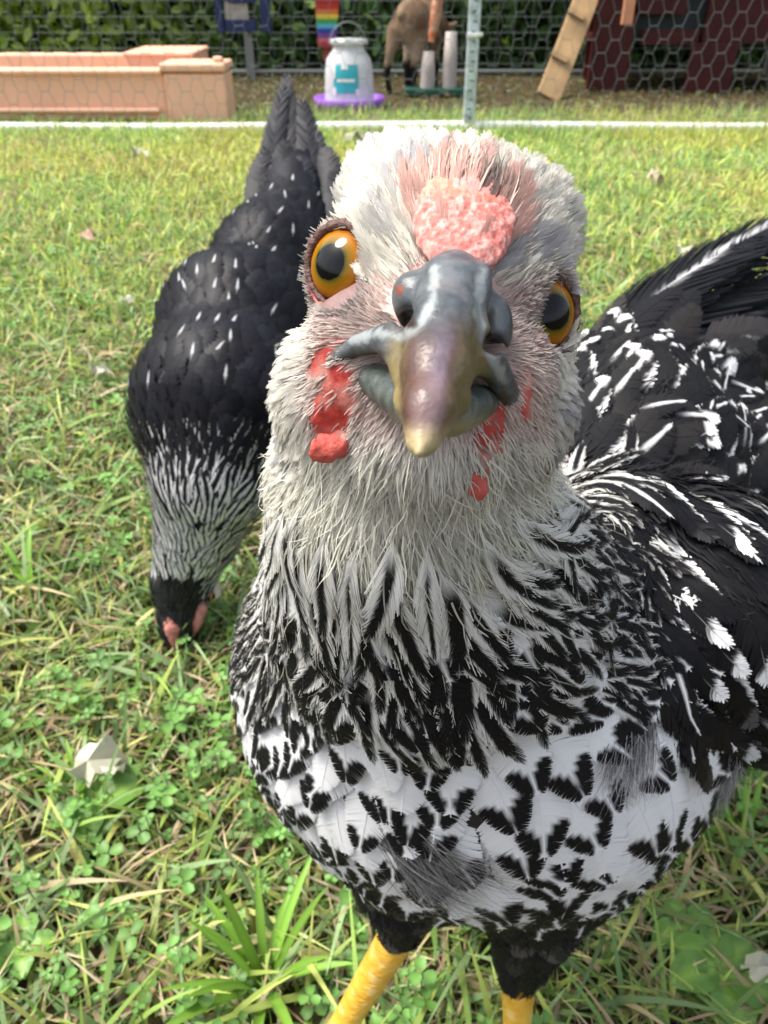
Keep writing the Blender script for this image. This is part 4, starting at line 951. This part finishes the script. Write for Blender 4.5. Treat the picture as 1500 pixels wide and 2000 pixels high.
# --- hair-like feathering of face, crown and throat
def facepick(n, cond):
    p = scatter(PH, FH, n); pr = proj(p)
    N = grad(f1, p); k = cond(p, pr) & (p[:, 2] > .085)
    bare = np.minimum.reduce([ell(pr, 655, 526, 54, 80, .1), ell(pr, 1092, 618, 38, 62, .1), ell(pr, 905, 432, 74, 90, .2) + .30 * rng.random(len(p)) + (rng.random(len(p)) < .05), ell(pr, 870, 590, 108, 75)]) > 1
    bare &= (ell(pr, 656, 795, 40, 88, .2) > 1) | (rng.random(len(p)) < .06); bare &= (ell(pr, 950, 860, 27, 92, .25) > 1) | (rng.random(len(p)) < .06); bare &= (ell(pr, 630, 705, 45, 16, -.9) > 1); bare &= (ell(pr, 1022, 768, 13, 56) > 1)
    return p[k & bare]
p = facepick(60000, lambda p, pr: (pr[:, 1] < 560) & ((ell(pr, 905, 432, 76, 92, .2) + .35 * rng.random(len(p)) > 1.05)))
pr = proj(p); n_ = vnoise(p, 300, 2); L = (.0036 + .0045 * ss(560, 380, pr[:, 1])) * (.7 + .6 * rng.random(len(p)))
near = np.minimum(ell(pr, 655, 522, 62, 85), ell(pr, 1078, 612, 62, 85)); L *= ss(.8, 1.6, near) * .8 + .2
cr_ = mixc([.60, .36, .30], [.70, .66, .55], ss(.95, 1.3, ell(pr, 905, 435, 100, 110, .2))); cr_ = mixc([.20, .15, .14], cr_, ss(.9, 1.35, near))
dk = (vnoise(p, 190, 14) > .74) | (rng.random(len(p)) < .05); cr_ = np.where(dk[:, None], cr_ * .35, cr_)
ct_ = mixc(cr_, [.76, .73, .63], .5 * np.ones(len(p))) * np.where(dk, .6, 1)[:, None]
p0, pr0 = p, pr
strands('crown_feathers', march(f1, flow1, p, L, 5, 0, .0006 + .0009 * rng.random(len(p)), .10, power=1.5), .00038, cr_, ct_, M['fluff'], h1, curl=.00008)
k_ = rng.random(len(p0)) < .24; p = p0[k_]; pr = proj(p); near = np.minimum(ell(pr, 655, 522, 62, 85), ell(pr, 1078, 612, 62, 85))
cw = np.array([.76, .72, .61]) * (.6 + .45 * rng.random((len(p), 1))); cw = np.where((vnoise(p, 210, 31) > .64)[:, None], np.array([.34, .32, .36]), cw)
cw0 = mixc([.70, .38, .30], cw, ss(1.0, 1.5, ell(pr, 905, 435, 95, 105, .2)))
kk_ = near > 1.25; kk_ &= rng.random(len(p)) < .55
def pat_head(S, U, fid, root, rb):
    pr_ = proj(root); cw_ = mixc([.42, .41, .42], [.80, .765, .67], ss(.20, .40, vnoise(root, 190, 31))); cw_ = mixc([.66, .40, .34], cw_, ss(.95, 1.12, ell(pr_, 905, 435, 95, 100, .2)) * ss(90, 170, np.abs(pr_[:, 0] - 860) + ss(580, 480, pr_[:, 1]) * 250))
    return cw_[:, None, None] * (.62 + .38 * fid[..., None]) * (.88 + .2 * rb[..., None]) * (.85 + .2 * S[..., None])
feathers('crest_feathers', march(f1, flow1, p[kk_], (.0075 + .0050 * rng.random(len(p)))[kk_] * (.6 + .5 * ss(560, 400, pr[kk_, 1])), 6, .0001, .0013 + .0012 * rng.random(kk_.sum()), .09, power=1.6), .00085, pat_head, M['fluff'], h1, nb=12, camber=60, tipshape=.6, ragged=.15, gap=.25, fwd=.45, widen=.8)
p = facepick(70000, lambda p, pr: (pr[:, 1] >= 480) & (pr[:, 1] < 1000))
pr = proj(p); near = np.minimum(ell(pr, 655, 522, 75, 100), ell(pr, 1080, 612, 75, 95)); side = ss(200, 300, np.abs(pr[:, 0] - 840))
L = (.0020 + .0045 * side + .005 * ss(820, 950, pr[:, 1])) * (.7 + .6 * rng.random(len(p))); L *= ss(.7, 1.3, near) * .7 + .3
c0 = mixc([.52, .36, .31], [.80, .77, .71], np.clip(side + ss(800, 900, pr[:, 1]), 0, 1)); c0 = mixc([.20, .13, .12], c0, ss(.9, 1.3, near))
dk = rng.random(len(p)) < .18; c0 = np.where(dk[:, None], c0 * .45, c0); c1 = mixc(c0, [.80, .78, .72], .45 * np.ones(len(p)))
strands('cheek_feathers', march(f1, flow1, p, L, 4, 0, .0003 + .0006 * rng.random(len(p)), .14, power=1.6), .00030, c0, c1, M['fluff'], h1, curl=.0001)
kk_ = (rng.random(len(p)) < .10) & (side > .25); q_ = p[kk_]; cw = np.array([.84, .83, .78]) * (.75 + .3 * rng.random((len(q_), 1)))
feathers('cheek_tufts', march(f1, flow1, q_, .0050 + .0040 * rng.random(len(q_)), 5, .0001, .0007 + .0010 * rng.random(len(q_)), .12, power=1.6), .0008, pat_head, M['fluff'], h1, nb=11, camber=60, tipshape=.6, ragged=.15, gap=.25, fwd=.45, widen=.8)
p = scatter(allP, allF, 160000, lambda p: (np.isin(region(p), [0, 1])) & (proj(p)[:, 1] > 860) & (proj(p)[:, 1] < 1190))[:40000]
pr = proj(p); L = (.007 + .006 * rng.random(len(p))); c0 = mixc([.72, .71, .60], [.46, .45, .38], ss(.45, .7, vnoise(p, 160, 3))); c0 = np.where((rng.random(len(p)) < .2)[:, None], c0 * .4, c0)
c1 = mixc(c0, [.78, .77, .68], .5 * np.ones(len(p)))
strands('throat_feathers', march(f1, flow1, p, L, 6, 0, .0010 + .0018 * rng.random(len(p)), .24, power=1.2), .00034, c0, c1, M['fluff'], h1, curl=.0003)
# loose grey fluff on the flank and belly
def fluffpatch(name, cx, cy, rx, ry, n, L, c_, dirv, lift=.004):
    p = scatter(allP, allF, 260000, lambda p: (ell(proj(p), cx, cy, rx, ry) < .5 + .5 * vnoise(p, 200, 9)) & (grad(f1, p)[:, 2] < .1))[:n]; pr = proj(p)
    fl_ = lambda q: np.broadcast_to(nrm(np.array(dirv, float)), q.shape) + .35 * (q - C(cx, cy - ry * 1.5, .2)) / .03
    c0 = np.array(c_) * (.4 + 1.0 * rng.random((len(p), 1)))
    strands(name, march(f1, fl_, p, L * (.6 + .6 * rng.random(len(p))), 7, .001, lift * (.7 + .8 * rng.random(len(p))), .22), .00032, c0 * .6, c0 * 1.9, M['fluff'], h1, curl=.0008)
fluffpatch('flank_fluff', 770, 1625, 60, 65, 5000, .032, [.17, .165, .165], [.55, 1, 0])
fluffpatch('side_fluff', 1225, 1415, 55, 45, 2200, .018, [.24, .235, .24], [-.1, 1, 0])
fluffpatch('side_fluff', 1440, 1470, 30, 50, 900, .018, [.22, .215, .215], [-.35, 1, 0])
# --- legs and feet
def legcol(P):
    n1 = vnoise(P, 260, 3); n2 = vnoise(c2w(P) * np.array([1, 1, 1.3]), 300, 5)
    c_ = mixc([.66, .33, .03], [.78, .48, .07], n1); return mixc(c_, [.80, .60, .25], ss(.62, .8, n2) * .6)
M['leg'] = mat('yellow_leg_scale', rough=.4, spec=.5, attr=True, sss=.1)
nn_ = M['leg'].node_tree; vo = nn_.nodes.new('ShaderNodeTexVoronoi'); vo.inputs['Scale'].default_value = 420; tc = nn_.nodes.new('ShaderNodeTexCoord'); mp = nn_.nodes.new('ShaderNodeMapping'); mp.inputs['Scale'].default_value = (.7, .7, 1.4)
nn_.links.new(tc.outputs['Object'], mp.inputs[0]); nn_.links.new(mp.outputs[0], vo.inputs['Vector']); bp = nn_.nodes.new('ShaderNodeBump'); bp.inputs['Strength'].default_value = .3; bp.inputs['Distance'].default_value = .0012; bp.invert = True
nn_.links.new(vo.outputs['Distance'], bp.inputs['Height']); nn_.links.new(bp.outputs[0], nn_.nodes['Principled BSDF'].inputs['Normal'])
def leg(hock, foot_w, ang, par, r0=.0072, vox=.0012, sc_=1.):
    ft = w2c(foot_w + np.array([0, 0, .008])); pts = [chain([(hock, r0 * 1.05), (hock * .5 + ft * .5, r0 * .82), (ft, r0 * .95)])]; lo_, hi_ = np.minimum(hock, ft), np.maximum(hock, ft)
    for k, (a, l) in enumerate(((-.45, .045), (0, .055), (.45, .045), (3.1, .022))):
        dv = np.array([math.sin(ang + a), -math.cos(ang + a), 0]) * sc_; A_ = foot_w + np.array([0, 0, .008])
        q = [w2c(A_), w2c(A_ + dv * l * .35 + [0, 0, .002]), w2c(A_ + dv * l * .7 - [0, 0, .0015]), w2c(A_ + dv * l - [0, 0, .003]), w2c(A_ + dv * (l + .012) - [0, 0, .007])]
        pts.append(chain([(q[0], .0052), (q[1], .0042), (q[2], .0042), (q[3], .0032), (q[4], .0008)])); 
        for t in q: lo_ = np.minimum(lo_, t); hi_ = np.maximum(hi_, t)
    ff = union(pts, .003)
    sdf_obj('leg', ff, lo_ - .012, hi_ + .012, vox, M['leg'], par, legcol)
leg(C(783, 1815, .308), G(590, 2150) + np.array([-.0, .0, .0]), .1, h1)
leg(C(1012, 1900, .333), G(1004, 2160), -.05, h1)

# ================================================================== SECOND HEN
h2 = thing('hen', 'black hen pecking the grass with its silver streaked neck down', 'hen', W(420, 900, .6) * np.array([1, 1, 0]), 'hens on the lawn')
hd = [sphere(C(355, 1150, .600), .0215), sphere(C(350, 1205, .600), .0165), sphere(C(350, 1240, .602), .0115)]
head2 = union(hd, .01)
neck2 = chain([(C(362, 1120, .592), .022), (C(390, 1030, .570), .030), (C(415, 930, .550), .042), (C(440, 820, .56), .056)])
body2 = union([sphere(C(432, 780, .575), .060), sphere(C(470, 650, .63), .066), sphere(C(525, 520, .69), .050), sphere(C(560, 470, .72), .040), sphere(C(335, 800, .59), .022), sphere(C(480, 850, .60), .05)], .03)
tail2 = chain([(C(568, 430, .72), .030), (C(576, 345, .755), .024), (C(572, 260, .79), .010), (C(562, 210, .80), .005)])
parts2 = [head2, neck2, body2, tail2]
f2 = lambda p: smin(smin(smin(head2(p), neck2(p), .015), body2(p), .03), tail2(p), .015)
region2 = lambda p: np.argmin(np.stack([q(p) for q in parts2], -1), -1)
P2, F2 = nets(f2, (-.24, -.47, .48), (.08, .11, .84), .004)
mk('body', c2w(P2), F2, M['skin'], h2, np.full((len(P2), 3), .02))
sp_ = [C(350, 1230, .6), C(385, 1040, .55), C(432, 800, .55), C(480, 640, .62), C(560, 440, .72), C(556, 150, .82)]
def flow2(p):
    S0 = np.array(sp_); T0 = nrm(np.diff(S0, axis=0)); mids = (S0[1:] + S0[:-1]) / 2
    wq = 1 / (np.linalg.norm(p[:, None] - mids[None], axis=-1) ** 4 + 1e-7); v = (wq[..., None] * T0).sum(1) / wq.sum(1)[:, None]
    out = nrm(p - C(350, 1240, .60)) * ss(950, 1150, proj(p)[:, 1])[:, None] * .8
    return nrm(v) + out
BL = np.array([.010, .010, .013])
def pat2(S, U, fid, root, rb):
    f = fid[:, :1]; on = (f * 13.7 % 1 < .22) & (proj(root)[:, None, None][..., 1] < 830); a = np.abs(U); m = np.where(on, ss(.07, .03, a) * ss(.62, .7, S) * ss(.98, .88, S) * .8, 0)
    m = np.maximum(m, np.where((f * 29.1 % 1 < 0), ss(.8, .86, S) * ss(.6, .4, a), 0))
    return mixc(mixc(BL, [.014, .015, .020], ss(.2, 1, f * 9 % 1) * np.ones_like(S)), [.8, .8, .8], m)
def pat2n(S, U, fid, root, rb):
    a = np.abs(U); hi = ss(900, 1060, proj(root)[:, None, None][..., 1]); e = .68 - .54 * hi
    m = ss(e + .15, e, a + jit(rb, .1)) * ss(.0, .2, S); return mixc(np.array([.80, .80, .80]) * (.8 + .2 * rb[..., None]), BL, m)
def pick2(regs, n, r, cond=None):
    p = scatter(P2, F2, n); k = np.isin(region2(p), regs); p = p[k]
    if cond is not None: p = p[cond(p)]
    return poisson(p, r)
p = pick2([1, 2], 34000, .0105, lambda p: proj(p)[:, 1] < 940); feathers('body_feather_coat', march(f2, flow2, p, .030, 7, -.0005, .0045, .14), .0092, pat2, M['gloss'], h2, nb=16, camber=20, tipshape=.42)
p = pick2([0, 1, 2], 40000, .0058, lambda p: (proj(p)[:, 1] > 870) & (proj(p)[:, 1] < 1140)); feathers('hackle', march(f2, flow2, p, .026, 6, 0, .005, .16), .0036, pat2n, M['feather'], h2, nb=12, camber=12, tipshape=.7, widen=.75)
p = pick2([0, 1], 40000, .0022, lambda p: proj(p)[:, 1] > 1050); pr = proj(p); c0 = np.where((rng.random(len(p)) < .8 * ss(1150, 1100, pr[:, 1]) + .6 * ss(380, 410, pr[:, 0]))[:, None], np.array([.62, .62, .6]), BL * 1.5)
strands('head_feathers', march(f2, flow2, p, .010, 4, 0, .0025, .2), .0011, c0, c0, M['fluff'], h2)
pt2 = lambda S, U, f, r_, b_: mixc(BL * 1.4, [.018, .020, .026], ss(.2, 1, f[:, :1] * 9 % 1) * np.ones_like(S))
p = pick2([3], 20000, .013); p = p[proj(p)[:, 1] > 330]; feathers('tail_coverts', march(f2, flow2, p, .034, 8, 0, .006, .12), .0105, pt2, M['gloss'], h2, nb=22, camber=18, tipshape=.42)
rows = [([(566, 470, .70), (566, 300, .745), (557, 140, .79)], .0150), ([(550, 460, .698), (530, 330, .735), (556, 165, .775)], .0150), ([(590, 470, .695), (607, 330, .73), (588, 190, .765)], .0155),
        ([(600, 480, .69), (640, 380, .715), (632, 285, .735)], .0190), ([(580, 480, .692), (612, 380, .72), (618, 250, .75)], .0170), ([(545, 480, .69), (506, 390, .715), (520, 285, .735)], .0160), ([(560, 480, .685), (545, 390, .71), (560, 270, .74)], .0190), ([(600, 490, .68), (655, 420, .70), (650, 330, .715)], .0170), ([(575, 480, .68), (585, 400, .70), (590, 300, .725)], .0180)]
hand_feathers('tail', rows, pt2, M['gloss'], h2, 40, [0, -.35, -1], camber=12, tipshape=.38, ragged=.03)
def lobe2(name, pts, m, cf, k=.003, vox=.0012):
    f = chain(pts); a = np.array([q[0] for q in pts]); r = max(q[1] for q in pts) + .004; sdf_obj(name, lambda p: f(p) - .0012 * (vnoise(p, 350, 8) - .5), a.min(0) - r, a.max(0) + r, vox, m, h2, cf)
redc = lambda P: mixc([.34, .10, .08], [.55, .26, .22], vnoise(P, 300, 9))
lobe2('comb', [(C(334, 1200, .5885), .0050), (C(338, 1225, .5890), .0072), (C(345, 1252, .594), .0055)], M['red'], redc)
lobe2('face_skin', [(C(392, 1172, .589), .0032), (C(394, 1192, .5905), .0042), (C(384, 1218, .594), .0040), (C(372, 1240, .598), .0030)], M['red'], redc)
lobe2('beak', [(C(350, 1240, .598), .0080), (C(358, 1270, .604), .0055), (C(362, 1295, .610), .0018)], M['horn'], lambda P: mixc([.12, .10, .08], [.25, .2, .15], vnoise(P, 300, 3)))
def lid(P): return mixc([.5, .45, .4], [.65, .6, .5], vnoise(P, 400, 3))
lobe2('eyelid', [(C(418, 1145, .597), .005), (C(420, 1158, .598), .005)], M['skin'], lid)
eyeball(C(409, 1163, .5925), nrm(np.array([.85, .15, -.4])), h2, .0045)
w0 = W(440, 800, .60) + np.array([.055, 0, 0]); leg(w2c(np.array([w0[0] - .0, .56, .11])), np.array([w0[0] - .0, .58, 0]), .2, h2, .0065, .002); leg(w2c(np.array([w0[0] + .07, .57, .11])), np.array([w0[0] + .07, .59, 0]), -.2, h2, .0065, .002)
